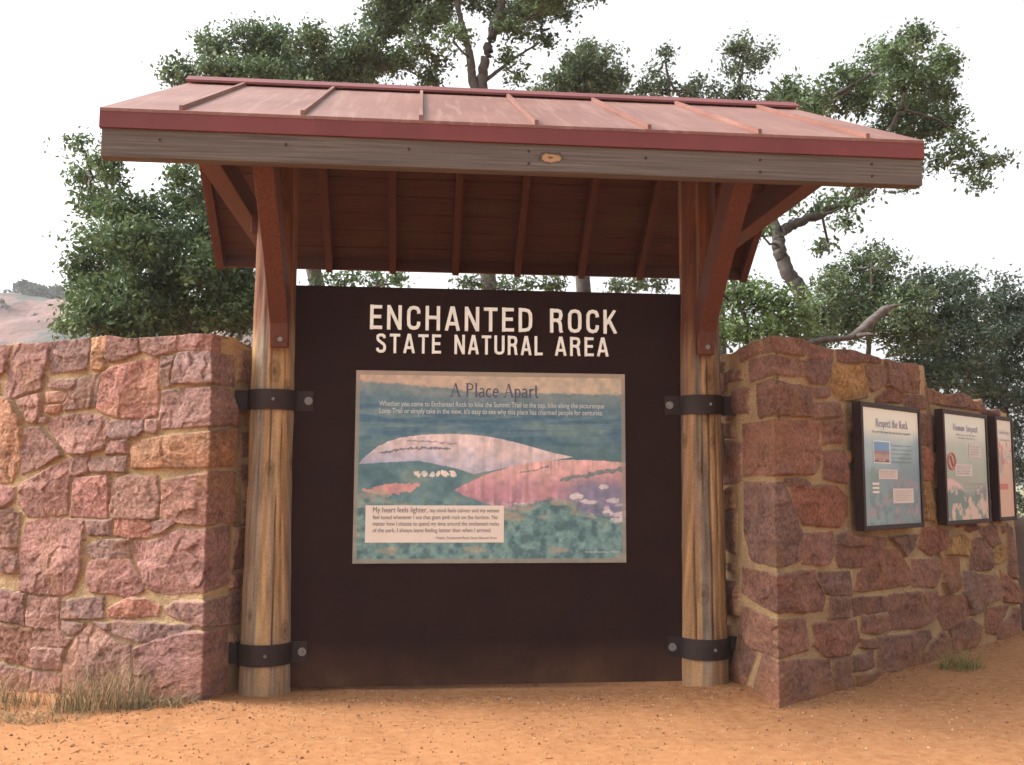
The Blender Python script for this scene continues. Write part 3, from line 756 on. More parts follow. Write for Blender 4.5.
s.prism_x([(RY-.10, ztop(RY-.10)+t+.020), (RY, RZ+t+.036), (RY+.10, ztop(RY+.10)+t+.020), (RY+.10, ztop(RY+.10)+t+.040), (RY, RZ+t+.062), (RY-.10, ztop(RY-.10)+t+.040)][::-1], L0-.014, L1+.014)
s.build('ridge_cap', M['trim'], roof)
# drip edge, rake trim
s = MB(); s.box(L0-.012, L1+.012, EY-.012, EY+.012, 3.647, EZ-.001); s.build('drip_edge', M['trim'], ks, bevel=.003)
for x0, x1 in ((L0-.013, L0+.012), (L1-.012, L1+.013)):
    s = MB()
    s.prism_x([(EY+.013, EZ-.115), (RY, RZ-.115), (BY+.02, ztop(BY+.02)-.115), (BY+.02, ztop(BY+.02)-.002), (RY, RZ-.002), (EY+.013, EZ-.002+.013*fs)][::-1], x0, x1)
    s.build('rake_trim', M['trim'], ks)
# grey front beam
s = MB(); s.box(L0, L1, EY+.004, EY+.095, 3.468, 3.653)
fa = s.build('front_beam', M['fascia'], ks, bevel=.006)
for x in np.linspace(L0+.35, L1-.35, 7):
    for z in ((3.52, 3.60) if rng.random() < .4 else (3.585,)):
        k = MB(); k.tube([(x, EY+.006, z), (x, EY-.002, z)], .009, 8); k.build('nail_head', M['band'], fa)
# deck boards of the rear and front slope, in courses that run along the roof
for lo, hi, nb in ((EY+.10, RY-.004, 11), (RY+.004, BY, 9)):
    s = MB(); ys = np.linspace(lo, hi, nb+1)
    for a, b in zip(ys[:-1], ys[1:]):
        g_ = .003*(1 if rng.random() < .5 else 2.2)
        off = rng.uniform(0, .004)
        s.prism_x([(a+g_, ztop(a+g_)-.045-off), (b-g_, ztop(b-g_)-.045-off), (b-g_, ztop(b-g_)-.004), (a+g_, ztop(a+g_)-.004)][::-1], L0+.016, L1-.016)
    s.build('roof_deck', M['stain_x'], ks)
rx = [-2.04]+[-1.43+.613*k for k in range(7)][0:6]+[2.30]
rx = [L0+.05, -2.02, -1.43, -.817, -.204, .409, 1.05, 1.64, 2.24, L1-.05]
for x in rx:
    w = .032 if x not in (rx[0], rx[-1]) else .030
    s = MB(); dp = .15
    s.prism_x([(EY+.10, ztop(EY+.1)-.05-dp*.8), (RY-.001, RZ-.05-dp), (RY-.001, RZ-.052), (EY+.10, ztop(EY+.1)-.052)][::-1], x-w, x+w)
    s.prism_x([(RY+.001, RZ-.05-dp), (BY-.05, ztop(BY-.05)-.05-dp), (BY-.05, ztop(BY-.05)-.052), (RY+.001, RZ-.052)][::-1], x-w, x+w)
    s.build('rafter', M['stain_s'], ks)
s = MB(); s.box(L0+.016, L1-.016, BY-.048, BY-.005, ztop(BY)-.125, ztop(BY)-.012)
s.build('rear_board', M['stain_x'], ks, bevel=.004)
# blocks from the posts out to the tie beams, tie beams, ridge beam
for x0, x1 in ((-1.80, -1.70), (1.68, 1.86)):
    s = MB(); s.box(x0, x1, -.06, .075, 3.325, 3.472); s.build('outrigger_block', M['stain_x'], ks, bevel=.006)
for x0, x1 in ((-1.945, -1.81), (1.975, 2.115)):
    s = MB(); s.box(x0, x1, EY+.10, 1.75, 3.475, 3.66); s.build('tie_beam', M['stain_s'], ks, bevel=.006)
s = MB(); s.box(L0+.1, L1-.1, RY-.05, RY+.05, RZ-.40, RZ-.205); s.build('ridge_beam', M['stain_x'], ks, bevel=.006)

# log posts
def log_post(x, side, r0, r1, seed):
    nth, nz = 120, 260; H = 4.02
    th = np.linspace(0, 2*np.pi, nth+1); zz = np.linspace(-.12, H, nz)
    TH, Z = np.meshgrid(th, zz, indexing='ij')
    ct, stn = np.cos(TH), np.sin(TH)
    r = r0+(r1-r0)*np.clip(Z/2.6, 0, 1.15)
    lump = (fbm(ct*1.3+7, Z*.9+stn*1.3+7, seed, 3)-.5)
    fib = fbm((ct*9+40)+.5*fbm(Z*2, ct*2+9, seed+15, 3), stn*9+Z*1.3+40, seed+1, 5, .6)-.5; blot = fbm(ct*5+20, Z*4+stn*5+20, seed+16, 4)-.5
    r = r*(1+.16*lump)+.013*fib+.008*(fbm(ct*3+30, Z*5+stn*3, seed+17, 3)-.5)
    if side > 0:   # a branch stub bulges on the right post
        r = r+.05*np.exp(-((Z-1.72)/.16)**2-((np.angle(np.exp(1j*(TH-.15))))/.45)**2)
    crack = np.zeros(TH.shape)
    for a, z0, z1, w in ([(-1.45, .2, 2.5, .035), (-1.05, .9, 2.3, .02), (-2.2, .2, 1.3, .025), (-1.8, 1.3, 3.3, .02)] if side > 0 else [(-1.5, 1.3, 2.6, .03), (-1.15, .1, 1.5, .03), (-2.0, .6, 2.2, .02), (-.9, 1.0, 2.9, .02)]):
        aa = a+.10*(vnoise(Z*2.2, Z*0+a*9, seed+4)-.5)
        crack = np.maximum(crack, np.exp(-(np.angle(np.exp(1j*(TH-aa)))/w)**2)*sstep(z0, z0+.2, Z)*sstep(z1, z1-.2, Z))
    r = r-.018*crack
    X = x+r*ct; Y = r*stn
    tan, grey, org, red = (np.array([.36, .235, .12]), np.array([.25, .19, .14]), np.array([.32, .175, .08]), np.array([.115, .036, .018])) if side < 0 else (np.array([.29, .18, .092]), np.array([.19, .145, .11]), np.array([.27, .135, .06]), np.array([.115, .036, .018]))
    g1 = sstep(.46, .60, fbm(ct*2+3, stn*2+Z*.35+3, seed+6, 3)+(.09*np.sin(TH+1.2+1.55) if side > 0 else 0))[..., None]
    o1 = sstep(.48, .66, fbm(ct*4+13, stn*4+Z*.5+3, seed+7, 3)+(.10*np.cos(TH-2.4) if side > 0 else 0))[..., None]
    C = tan*(1-g1)+grey*g1; C = C*(1-o1*.5)+org*o1*.5
    roof_shade = (sstep(2.35, 2.75, Z+.35*(fbm(ct*3+5, stn*3+Z*.8, seed+8, 3)-.5))*sstep(.72, .58, fbm(ct*2.2+8, stn*2.2+Z*.3+8, seed+9, 2)))[..., None]*.85  # shade and reddish bounce under the roof, painted onto the post tops
    C = C*(1-roof_shade)+red*roof_shade
    C = C*(1+.75*fib+1.1*blot)[..., None]
    C = C*(1-.75*crack)[..., None]
    kr = np.random.default_rng(seed+40)
    for _ in range(11):
        a, zk, s_ = kr.uniform(-2.9, -.2), kr.uniform(.3, 3.6), kr.uniform(.016, .034)
        q = np.hypot(np.angle(np.exp(1j*(TH-a)))*r0/s_, (Z-zk)/(1.7*s_))
        kn = (np.exp(-(q/.75)**2)+.45*np.exp(-((q-1.3)/.3)**2))[..., None].clip(0, 1)*.85
        C = C*(1-kn)+np.array([.075, .038, .02])*kn
    drt = (np.clip(1-Z/.22, 0, 1)*.6)[..., None]; C = C*(1-drt)+np.array([.33, .2, .12])*drt
    C = np.clip(C, .01, .9)
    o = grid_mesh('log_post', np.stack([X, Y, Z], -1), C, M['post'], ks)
    return o
POSTS = ((-1.615, -1, .178, .150, 300), (1.598, 1, .172, .146, 320))
for x, side, r0, r1, sd in POSTS:
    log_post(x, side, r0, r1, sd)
    # bolted knee bracket that leans out to the front beam
    cx = x+.065 if side < 0 else x-.012
    yf = -r1-.02
    prof = [(yf, 2.455), (yf-.045, 2.455), (yf-.085, 2.62), (-.62, 3.02), (EY+.11, 3.50), (EY+.11, 3.64), (-.93, 3.64), (-.45, 3.13), (yf, 2.80)]
    s = MB(); s.prism_x(prof, cx-.066, cx+.066)
    br = s.build('knee_bracket', M['stain_z'], ks, bevel=.008)
    b = MB(); b.tube([(cx+.01, yf-.05, 2.51), (cx+.01, yf-.068, 2.51)], [.022, .018], 10)
    b.tube([(cx+.01, yf-.066, 2.51), (cx+.01, yf-.076, 2.51)], [.011, .009], 6); b.build('bolt', M['bolt'], br)
    for z0, z1 in ((2.015, 2.160), (.215, .362)):
        rr = (r0+(r1-r0)*np.clip((z0+z1)/5.2, 0, 1))+.018
        a0 = math.asin(.015/rr)
        th = np.linspace(math.pi+a0, 2*math.pi-a0, 40)
        pts = [(x+rr*math.cos(a), rr*math.sin(a)) for a in th]
        xin, xout = (1.318, 1.99) if side > 0 else (-1.318, -2.0)
        yo = -.022
        if side < 0: pts = [(xout+.12, yo-.006), (pts[0][0]-.004, yo)]+pts+[(xin, yo)]
        else: pts = [(xin, yo)]+pts+[(pts[-1][0]+.004, yo), (xout-.11, yo-.006)]
        pts = np.array(pts); tn = np.gradient(pts, axis=0); tn /= np.linalg.norm(tn, axis=1)[:, None]
        nr = np.stack([tn[:, 1], -tn[:, 0]], 1); inn = pts-nr*.010
        V = []; F = []
        for (p, i_) in zip(pts, inn): V += [(p[0], p[1], z0), (p[0], p[1], z1), (i_[0], i_[1], z1), (i_[0], i_[1], z0)]
        for i in range(len(pts)-1):
            for k in range(4): F.append((4*i+k, 4*i+(k+1) % 4, 4*i+4+(k+1) % 4, 4*i+4+k))
        F += [(3, 2, 1, 0), tuple(4*(len(pts)-1)+k for k in range(4))]
        s = MB(); s.add(V, F); bd = s.build('metal_band', M['band'], ks)
        zc = (z0+z1)/2; bx = xin+(.034 if side > 0 else -.034)
        b = MB(); b.tube([(bx, yo-.002, zc), (bx, yo-.010, zc)], [.030, .029], 16); b.tube([(bx, yo-.009, zc), (bx, yo-.024, zc)], [.017, .014], 6)
        b.build('bolt', M['bolt'], bd)
        b = MB(); b.tube([(x+.03, -rr+.004, zc), (x+.03, -rr-.012, zc)], [.013, .010], 8); b.build('bolt', M['bolt'], bd)

# ------------------------------------------------------------------ the entrance sign between the posts
sg = thing('entrance_sign', 'dark steel entrance sign with raised pale lettering between the log posts', 'sign', (0, 0, .05))
s = MB(); s.box(-1.478, 1.478, -.014, .014, .040, 2.95); s.build('steel_panel', M['steel'], sg, bevel=.003)
X, Zv, NF = np.array([1., 0, 0]), np.array([0, 0, 1.]), np.array([0, -1., 0])
O0 = np.array([0, -.014, 0.])
for body, x0, x1, z0, z1 in (('ENCHANTED', -.922, .305, 2.628, 2.812), ('ROCK', .43, .955, 2.628, 2.812), ('STATE', -.872, -.385, 2.452, 2.598), ('NATURAL', -.29, .38, 2.452, 2.598), ('AREA', .47, .885, 2.452, 2.598)):
    s = MB(); sans_word(s, body, O0, X, Zv, NF, x0, x1, z0, z1)
    s.build('title_lettering', M['letter'], sg)
# picture board
BX0, BX1, BZ0, BZ1 = -1.012, 1.010, .906, 2.322
s = MB(); s.box(BX0, BX1, -.030, -.0145, BZ0, BZ1)
pb = s.build('picture_board', M['frame'], sg)

def painting(u, w):
    X_ = 35+u*715; Y_ = 212+w*510
    n1 = fbm(u*9+3, w*9+3, 400, 4)-.5; n2 = fbm(u*60, w*60, 401, 3)-.5; nh = fbm(u*6+9, w*42+9, 402, 4)-.5; nv = fbm(u*70, w*5+4, 403, 3)-.5
    n3 = fbm(u*120, w*90, 404, 2)-.5
    X0, Y0 = X_+3*n2, Y_+2.5*n2; X_ = X_+13*n2+10*n1+8*n3; Y_ = Y_+9*n2+6*n3
    c = np.zeros(u.shape+(3,))
    def put(m, col, a=1.): c[m] = c[m]*(1-a)+np.array(col, float)*a
    def soft(al, col):
        al = np.clip(al, 0, 1)[..., None]; c[:] = c*(1-al)+np.array(col, float)*al
    c[:] = (204, 176, 152)
    soft(.7*(1-u*1.6), (208, 165, 148))
    hz = 242+26*sstep(.0, .55, u)+6*nh
    soft(sstep(hz-3, hz+4, Y_), (128, 138, 138))
    soft(sstep(hz+8, hz+60, Y_)*.9, (92, 120, 134))
    soft(np.clip(nh*4, 0, .7)*sstep(hz+25, hz+70, Y_), (70, 102, 122))
    soft(np.clip(-nh*4, 0, .6)*sstep(hz+35, hz+80, Y_), (126, 142, 134))
    soft(sstep(370, 430, Y_)*.8, (92, 118, 122))
    # middle ground
    soft(sstep(440, 470, Y_), (104, 132, 134))
    soft(np.clip(n1*4, 0, .8)*sstep(450, 480, Y_), (84, 110, 116))
    soft(np.clip(-n1*4, 0, .6)*sstep(450, 480, Y_), (140, 146, 132))
    d1 = inside([(45,462),(58,446),(75,430),(95,415),(120,402),(155,391),(200,384),(245,380.5),(290,380),(335,381.5),(380,386),(420,393),(465,404),(520,419),(560,430),(610,440),(540,452),(430,470),(345,487),(300,472),(200,452),(100,458)], X0, Y0)
    put(d1, (226, 192, 186)); 
    sh = np.maximum(sstep(395, 470, Y_+45*nv)*sstep(420, 200, X_+25*n1), .6*sstep(425, 485, Y_+40*nv-.10*np.abs(X_-330)+14)); m = d1; c[m] = c[m]*(1-(.75*sh[m])[:, None])+np.array([160, 160, 182])*(.75*sh[m])[:, None]
    m = d1; c[m] = c[m]*(1+.12*nv[m]*2)[:, None]
    ln = np.abs(Y_-(432-14*np.sin((X_-95)/190*2.2))) < 3; put(ln & (X_ > 95) & (X_ < 285), (105, 100, 112), .75)
    ln = np.abs(Y_-(402+(X_-230)*.05)) < 1.8; put(ln & (X_ > 170) & (X_ < 300), (130, 115, 120), .6)
    for bx in (196, 214, 233, 252, 270, 290): put(((X_-bx)/8)**2+((Y_-486)/8)**2 < 1, (232, 205, 190))
    put(inside([(55,532),(130,512),(205,512),(180,535),(110,545)], X_, Y_), (220, 148, 142), .9)
    put(inside([(40,540),(110,528),(130,545),(80,580),(45,585)], X_, Y_), (178, 158, 138), .7)
    d2 = inside([(293,530),(312,519),(340,505),(370,491),(400,480),(435,469),(470,460),(505,454),(545,450),(590,447.5),(640,447),(760,454),(760,610),(700,600),(650,590),(600,578),(540,575),(440,582),(370,562),(320,545)], X0, Y0)
    put(d2, (230, 172, 164))
    sd = sstep(462, 565, Y_+120*nv+.10*np.abs(X_-520)); m = d2; c[m] = c[m]*(1-(.75*sd[m])[:, None])+np.array([170, 116, 130])*(.75*sd[m])[:, None]
    c[m] = c[m]*(1+.55*nv[m])[:, None]
    gs = sstep(560, 640, X_+50*n1)*sstep(490, 535, Y_-40*n1); c[m] = c[m]*(1-(.8*gs[m])[:, None])+np.array([132, 128, 150])*(.8*gs[m])[:, None]
    put(d2 & (np.abs(Y_-(500-(X_-580)*.18)) < 5) & (X_ > 570), (110, 125, 122), .8)
    put(d2 & (np.abs(Y_-(480-(X_-480)*.2)) < 2.5) & (X_ > 470) & (X_ < 545), (120, 110, 115), .7)
    for bx, by, a, b in ((618, 545, 18, 10), (650, 560, 20, 6), (690, 520, 14, 7), (655, 600, 14, 8), (700, 590, 14, 9), (715, 555, 20, 7), (585, 570, 6, 9), (725, 610, 22, 8), (470, 570, 14, 10), (440, 590, 10, 8), (505, 590, 12, 8)):
        put(((X_-bx)/a)**2+((Y_-by)/b)**2 < 1, (222, 200, 196), .85)
    rk = fbm(u*40+5, w*40+5, 413, 3); soft(d2*sstep(545, 585, Y_)*sstep(.52, .62, rk)*.8, (218, 192, 186)); soft(d2*sstep(540, 585, Y_)*sstep(.46, .36, rk)*.6, (104, 112, 128))
    # trees in front
    fo = sstep(572, 590, Y_+22*np.sin(X_/70.)+30*n1-18*(X_ > 620)*1.)*1.
    fo = np.where(X_ < 300, sstep(545, 575, Y_+30*n1), fo)
    soft(fo, (112, 140, 138))
    bl = fbm(u*42, w*34, 410, 4)
    soft(fo*sstep(.50, .72, bl)*.8, (76, 100, 104)); soft(fo*sstep(.50, .30, bl)*.6, (138, 160, 150)); soft(fo*sstep(.5, .75, fbm(u*90, w*60, 412, 2))*.45, (88, 112, 108))
    soft(fo*sstep(.60, .72, fbm(u*7+2, w*16+2, 411, 3))*.7, (178, 152, 132))
    soft(.15+0*u, (150, 146, 140))
    g_ = fbm(u*45, w*34, 430, 3)[..., None]-.5; c = c*(1+.22*g_)+np.array([10, -4, -8])*g_
    c = (c-150)*1.22+146; c = c*.95+np.array([182, 186, 184])*.05
    c = c*np.array([.97, 1.05, 1.09])
    e = np.minimum(np.minimum(u, 1-u)*1.43, np.minimum(w, 1-w))
    soft((e < .022)*.75, (150, 140, 126))
    return np.clip(c, 0, 255)
print_grid('printed_picture', painting, (0, 0, 0), X, Zv, NF, BX0+.003, BX1-.003, BZ0+.003, BZ1-.003, 520, 370, .0315, M['print'], pb)
O1 = np.array([0, -.032, 0.])
def bx(zx): return BX0+(zx-35)/715*(BX1-BX0)
def bz(zy): return BZ1-(zy-212)/510*(BZ1-BZ0)
s = MB(); serif_text(s, 'A Place Apart', O1, X, Zv, NF, bx(282), bx(516), bz(281), .102); s.build('heading_lettering', M['ink_blue'], pb)
s = MB()
put_text(s, 'Whether you come to Enchanted Rock to hike the Summit Trail to the top, hike along the picturesque', O1, X, Zv, NF, bx(97), bx(692), bz(312), bz(294), bold=.006)
put_text(s, "Loop Trail or simply take in the view, it's easy to see why this place has charmed people for centuries.", O1, X, Zv, NF, bx(98), bx(688), bz(331), bz(312.5), bold=.006)
s.build('intro_lettering', M['ink_white'], pb)
s = MB(); plate(s, O1, X, Zv, NF, bx(67), bx(425), bz(667), bz(570), 0., .0022); s.build('quote_card', M['card'], pb)
O2 = np.array([0, -.0345, 0.]); s = MB()
put_text(s, 'My heart feels lighter,', O2, X, Zv, NF, bx(86), bx(226), bz(593), bz(574))
s.build('quote_opening', M['ink_grey'], pb); s = MB()
put_text(s, 'my mind feels calmer and my senses', O2, X, Zv, NF, bx(232), bx(412), bz(591.5), bz(577))
put_text(s, 'feel tuned whenever I see that giant pink rock on the horizon. No', O2, X, Zv, NF, bx(86), bx(408), bz(609.5), bz(595))
put_text(s, 'matter how I choose to spend my time around the enchanted rocks', O2, X, Zv, NF, bx(86), bx(412), bz(626.5), bz(612))
put_text(s, 'of the park, I always leave feeling better than when I arrived.', O2, X, Zv, NF, bx(86), bx(392), bz(643.5), bz(629))
s.build('quote_lettering', M['ink_grey'], pb); s = MB()
put_text(s, '- Visitor, Enchanted Rock State Natural Area', O2, X, Zv, NF, bx(243), bx(406), bz(659), bz(651))
s.build('credit_line', M['ink_grey'], pb)
s = MB(); put_text(s, 'Painting of Enchanted Rock, Texas Parks', O1, X, Zv, NF, bx(640), bx(732), bz(696), bz(690)); s.build('credit_lettering', M['ink_white'], pb)

# ------------------------------------------------------------------ three framed signs on the right wall
def wall_sign(label, s0, s1, z0, z1, fn, off=.105, thick=.075):
    org = np.array([1.90, -.695, 0.]); base = org+RD_D*(s0+s1)/2+RD_N*off
    t = thing('wall_sign', label, 'sign', tuple(base*np.array([1, 1, 0])+np.array([0, 0, z0])), 'framed signs on the right wall')
    fw = .038; dep = off-thick
    s = MB()
    plate(s, org, RD_D, Zv, RD_N, s0, s0+fw, z0, z1, dep, off); plate(s, org, RD_D, Zv, RD_N, s1-fw, s1, z0, z1, dep, off)
    plate(s, org, RD_D, Zv, RD_N, s0+fw, s1-fw, z0, z0+fw, dep, off-.001); plate(s, org, RD_D, Zv, RD_N, s0+fw, s1-fw, z1-fw, z1, dep, off-.001)
    plate(s, org, RD_D, Zv, RD_N, s0+fw, s1-fw, z0+fw, z1-fw, dep, off-.014)
    s.build('frame', M['frame'], t, bevel=.003)
    for q in (s0+.15, s1-.15):
        b = MB(); plate(b, org, RD_D, Zv, RD_N, q-.03, q+.03, z0+.2, z1-.2, -.07, dep-.001); b.build('mounting_rail', M['band'], t)
    a0, a1, b0, b1 = s0+fw, s1-fw, z0+fw, z1-fw
    nx = int((a1-a0)/.009); nz_ = int((b1-b0)/.009)
    print_grid('printed_panel', fn, org, RD_D, Zv, RD_N, a0, a1, b0, b1, nx, nz_, off-.011, M['print'], t)
    P = org+RD_N*(off-.0095)
    U = lambda u: a0+u*(a1-a0)
    Wv = lambda w: b1-w*(b1-b0)
    def card(u0, u1, w0, w1, lines, mat='card2', ink='ink_grey'):
        q = MB(); plate(q, P, RD_D, Zv, RD_N, U(u0), U(u1), Wv(w1), Wv(w0), 0, .002)
        cd = q.build('caption_card', M[mat], t); q = MB(); n = len(lines)
        for i, ln in enumerate(lines):
            zt = w0+(w1-w0)*(.14+.76*i/n); put_text(q, ln, P, RD_D, Zv, RD_N, U(u0+.05*(u1-u0)*2), U(u1-.1*(u1-u0)*(1+i % 2)), Wv(zt+(w1-w0)*.5/n), Wv(zt), lift=.0032)
        q.build('card_lettering', M[ink], cd)
    return t, P, U, Wv, card

def sky_field(top, mid, low, w, u, seed):
    n = fbm(u*5+2, w*7+2, seed, 4)-.5
    c = np.zeros(u.shape+(3,)); c[:] = top
    a = sstep(.14, .34, w+.05*n)[..., None]; c = c*(1-a)+np.array(mid)*a
    a = sstep(.36, .60, w+.16*n)[..., None]; c = c*(1-a)+np.array(low)*a
    return c, n
def art1(u, w):
    c, n = sky_field((226, 222, 204), (160, 184, 190), (126, 152, 158), w, u, 500)
    r = sstep(.46, .62, w+.9*(u-.55)*(u > .3)+.25*n)*sstep(.25, .6, u); c = c*(1-(.35*r)[..., None])+np.array([92, 112, 124])*(.35*r)[..., None]
    v = sstep(.55, .66, fbm(u*9+1, w*9+1, 501, 4))*sstep(.5, .7, w); c = c*(1-(.5*v)[..., None])+np.array([172, 138, 146])*(.5*v)[..., None]
    v = sstep(.56, .66, fbm(u*14+1, w*16+1, 502, 4))*sstep(.6, .8, w); c = c*(1-(.5*v)[..., None])+np.array([90, 118, 122])*(.5*v)[..., None]
    ve = ((u-.16)/.07)**2+((w-.62)/.11)**2 < 1; c[ve] = c[ve]*.5+np.array([112, 138, 120])*.5
    return c
def art2(u, w):
    c, n = sky_field((218, 216, 200), (176, 182, 168), (158, 164, 150), w, u, 510)
    dome = inside([(-.1, .62), (.12, .61), (.32, .66), (.46, .74), (.46, .85), (-.1, .85)], u, w); c[dome] = (214, 178, 172)
    lo = sstep(.70, .76, w+.08*n+.05*np.sin(u*9)); b = fbm(u*13+3, w*15+3, 511, 4)
    c = c*(1-lo[..., None])+np.array([176, 168, 152])*lo[..., None]
    m = (lo*sstep(.50, .56, b+.12*np.exp(-((u-.4)/.25)**2-((w-.8)/.09)**2)))[..., None]; c = c*(1-m)+np.array([104, 128, 124])*m
    m = (lo*sstep(.46, .38, b))[..., None]; c = c*(1-m)+np.array([206, 176, 166])*m
    return c
def art3(u, w):
    c, n = sky_field((216, 206, 190), (206, 178, 164), (202, 164, 144), w, u, 520)
    b = fbm(u*9+3, w*12+3, 521, 4); m = (sstep(.53, .62, b)*sstep(.2, .28, w)*sstep(.55, .4, w))[..., None]; c = c*(1-m)+np.array([196, 104, 96])*m
    m = (np.exp(-((u-.2)/.14)**2)*sstep(.3, .36, w)*sstep(.6, .5, w)*.8)[..., None]; c = c*(1-m)+np.array([150, 152, 140])*m
    return c

t, P, U, Wv, card = wall_sign('nearest framed sign on the brown wall, pale blue with a small inset photo', 1.13, 2.225, 1.14, 2.135, art1)
for wd, a_, b_ in (('Respect', .22, .48), ('the', .505, .61), ('Rock', .635, .80)):
    s = MB(); serif_text(s, wd, P, RD_D, Zv, RD_N, U(a_), U(b_), Wv(.158), .062); s.build('heading_lettering', M['ink_lilac'], t)
s = MB(); put_text(s, 'You can help keep this special place unspoiled', P, RD_D, Zv, RD_N, U(.15), U(.84), Wv(.218), Wv(.192), bold=.01); s.build('subtitle_lettering', M['ink_grey'], t)
s = MB()
for i, ln in enumerate(('The granite holds a record of', 'people who came before us and', 'of the plants and animals that', 'live in its fragile pools. Tread', 'lightly and leave only footprints')):
    put_text(s, ln, P, RD_D, Zv, RD_N, U(.48), U(.84), Wv(.325+.036*i), Wv(.305+.036*i))
s.build('body_lettering', M['ink_grey'], t)
def inset(u, w):
    n = fbm(u*8, w*8, 530, 4)-.5; c = np.zeros(u.shape+(3,)); c[:] = (112, 150, 190)
    m = w+.15*n > .42; c[m] = (148, 122, 118); m = w+.3*n > .62; c[m] = (176, 142, 134); m = w+.35*n > .85; c[m] = (120, 100, 98)
    e = np.minimum(np.minimum(u, 1-u), np.minimum(w, 1-w)) < .05; c[e] = (222, 222, 220); return c
print_grid('inset_photo', inset, P, RD_D, Zv, RD_N, U(.165), U(.455), Wv(.475), Wv(.28), 40, 34, .0015, M['print'], t)
card(.24, .575, .525, .61, ['A crevice shelters', 'rare rock plants', 'in pools of rain'], ink='ink_red')
card(.48, .86, .69, .82, ['Vernal pools', 'Depressions on the dome hold', 'rainwater where tiny shrimp', 'and quillwort grow, so please', 'walk around every pool'], ink='ink_red')
s = MB()
for q in (.64, .675, .71): plate(s, P, RD_D, Zv, RD_N, U(.13), U(.245), Wv(q+.02), Wv(q), 0, .0016)
s.build('pale_label', M['card'], t)

t, P, U, Wv, card = wall_sign('middle framed sign on the brown wall, grey green with a red oval at left', 2.70, 3.755, 1.14, 2.165, art2)
for wd, a_, b_ in (('Human', .20, .48), ('Impact', .52, .80)):
    s = MB(); serif_text(s, wd, P, RD_D, Zv, RD_N, U(a_), U(b_), Wv(.15), .058); s.build('heading_lettering', M['ink_lilac'], t)
s = MB(); put_text(s, 'What you can do here', P, RD_D, Zv, RD_N, U(.26), U(.74), Wv(.20), Wv(.18), bold=.01); put_text(s, 'to help care for it', P, RD_D, Zv, RD_N, U(.30), U(.72), Wv(.23), Wv(.21), bold=.01); s.build('subtitle_lettering', M['ink_grey'], t)
s = MB(); ov = [(U(.135+.085*math.cos(a)), Wv(.445+.075*math.sin(a))) for a in np.linspace(0, 2*np.pi, 29)]
s.tube([P+RD_D*x+Zv*z+RD_N*.002 for x, z in ov], .009, 6, cap=False)
s.tube([P+RD_D*U(.11)+Zv*Wv(.40)+RD_N*.002, P+RD_D*U(.16)+Zv*Wv(.49)+RD_N*.002], .011, 6)
s.build('red_oval', M['ink_red'], t)
card(.56, .86, .27, .40, ['Keep dogs', 'on a leash', 'at all times', 'and off rock'])
card(.21, .62, .47, .585, ['Pack it out', 'Please carry every', 'piece of litter back', 'to the trailhead'])
s = MB()
for i, ln in enumerate(('The trails cross bare granite where', 'lichens and soils build up slowly over', 'hundreds of years. One step off the', 'path can undo all of that growth')):
    put_text(s, ln, P, RD_D, Zv, RD_N, U(.44), U(.94), Wv(.675+.04*i), Wv(.65+.04*i))
s.build('body_lettering', M['ink_lilac'], t)

t, P, U, Wv, card = wall_sign('farthest framed sign at the end of the brown wall, narrow with peach and red artwork', 3.975, 4.45, 1.145, 2.17, art3)
s = MB(); put_text(s, 'Geology', P, RD_D, Zv, RD_N, U(.16), U(.86), Wv(.155), Wv(.105)); s.build('heading_lettering', M['ink_lilac'], t)
s = MB(); put_text(s, 'How the dome formed', P, RD_D, Zv, RD_N, U(.18), U(.82), Wv(.215), Wv(.195)); s.build('subtitle_lettering', M['ink_grey'], t)
card(.58, .92, .33, .43, ['Hot magma', 'cooled under', 'the ground'])
s = MB(); plate(s, P, RD_D, Zv, RD_N, U(.06), U(.62), Wv(.72), Wv(.66), 0, .0018); s.build('red_strip', M['ink_red'], t)

# ------------------------------------------------------------------ trees
def leaves(clusters, seed, leaf=.05, dens=1., tone=(.052, .075, .030), sub=.15):
    """clusters: (centre, radius[, squash]). Small leaf faces gathered in clumps, with open air between the clumps."""
    rng = np.random.default_rng(seed); P = []; T = []; twigs = []
    for c, r in clusters:
        ns = max(4, int(dens*8.5*(r/.2)**2))
        d = rng.normal(size=(ns, 3)); d /= np.linalg.norm(d, axis=1)[:, None]
        rad = r*rng.uniform(.15, 1.05, ns)**.6
        cc = np.asarray(c)+d*rad[:, None]*np.array([1.12, 1.1, .85])
        for k in range(ns):
            m = int(rng.uniform(34, 64)); sr = sub*rng.uniform(.55, 1.1)
            p = cc[k]+rng.normal(size=(m, 3))*sr*np.array([.62, .62, .45])
            tn = rng.uniform(.65, 1.35)
            P.append(p); T.append(np.full(m, tn)*rng.uniform(.75, 1.25, m)); twigs.append((np.asarray(c), cc[k]))
    P = np.concatenate(P); T = np.concatenate(T); n = len(P)
    nrm = rng.normal(size=(n, 3))+np.array([0, 0, .7]); nrm /= np.linalg.norm(nrm, axis=1)[:, None]
    a = np.cross(nrm, rng.normal(size=(n, 3))); a /= np.linalg.norm(a, axis=1)[:, None]; b = np.cross(nrm, a)
    L = leaf*np.exp(rng.normal(0, .3, n)).clip(.5, 2.)[:, None]; W = L*rng.uniform(.40, .62, n)[:, None]
    v = np.stack([P-a*L*.5, P+b*W*.5+nrm*L*.08, P+a*L*.5, P-b*W*.5+nrm*L*.08], 1)
    yel = rng.random(n)[:, None]
    col = np.array(tone)*T[:, None]*(1+np.array([.35, .12, -.1])*(yel-.4))
    return v, col, twigs
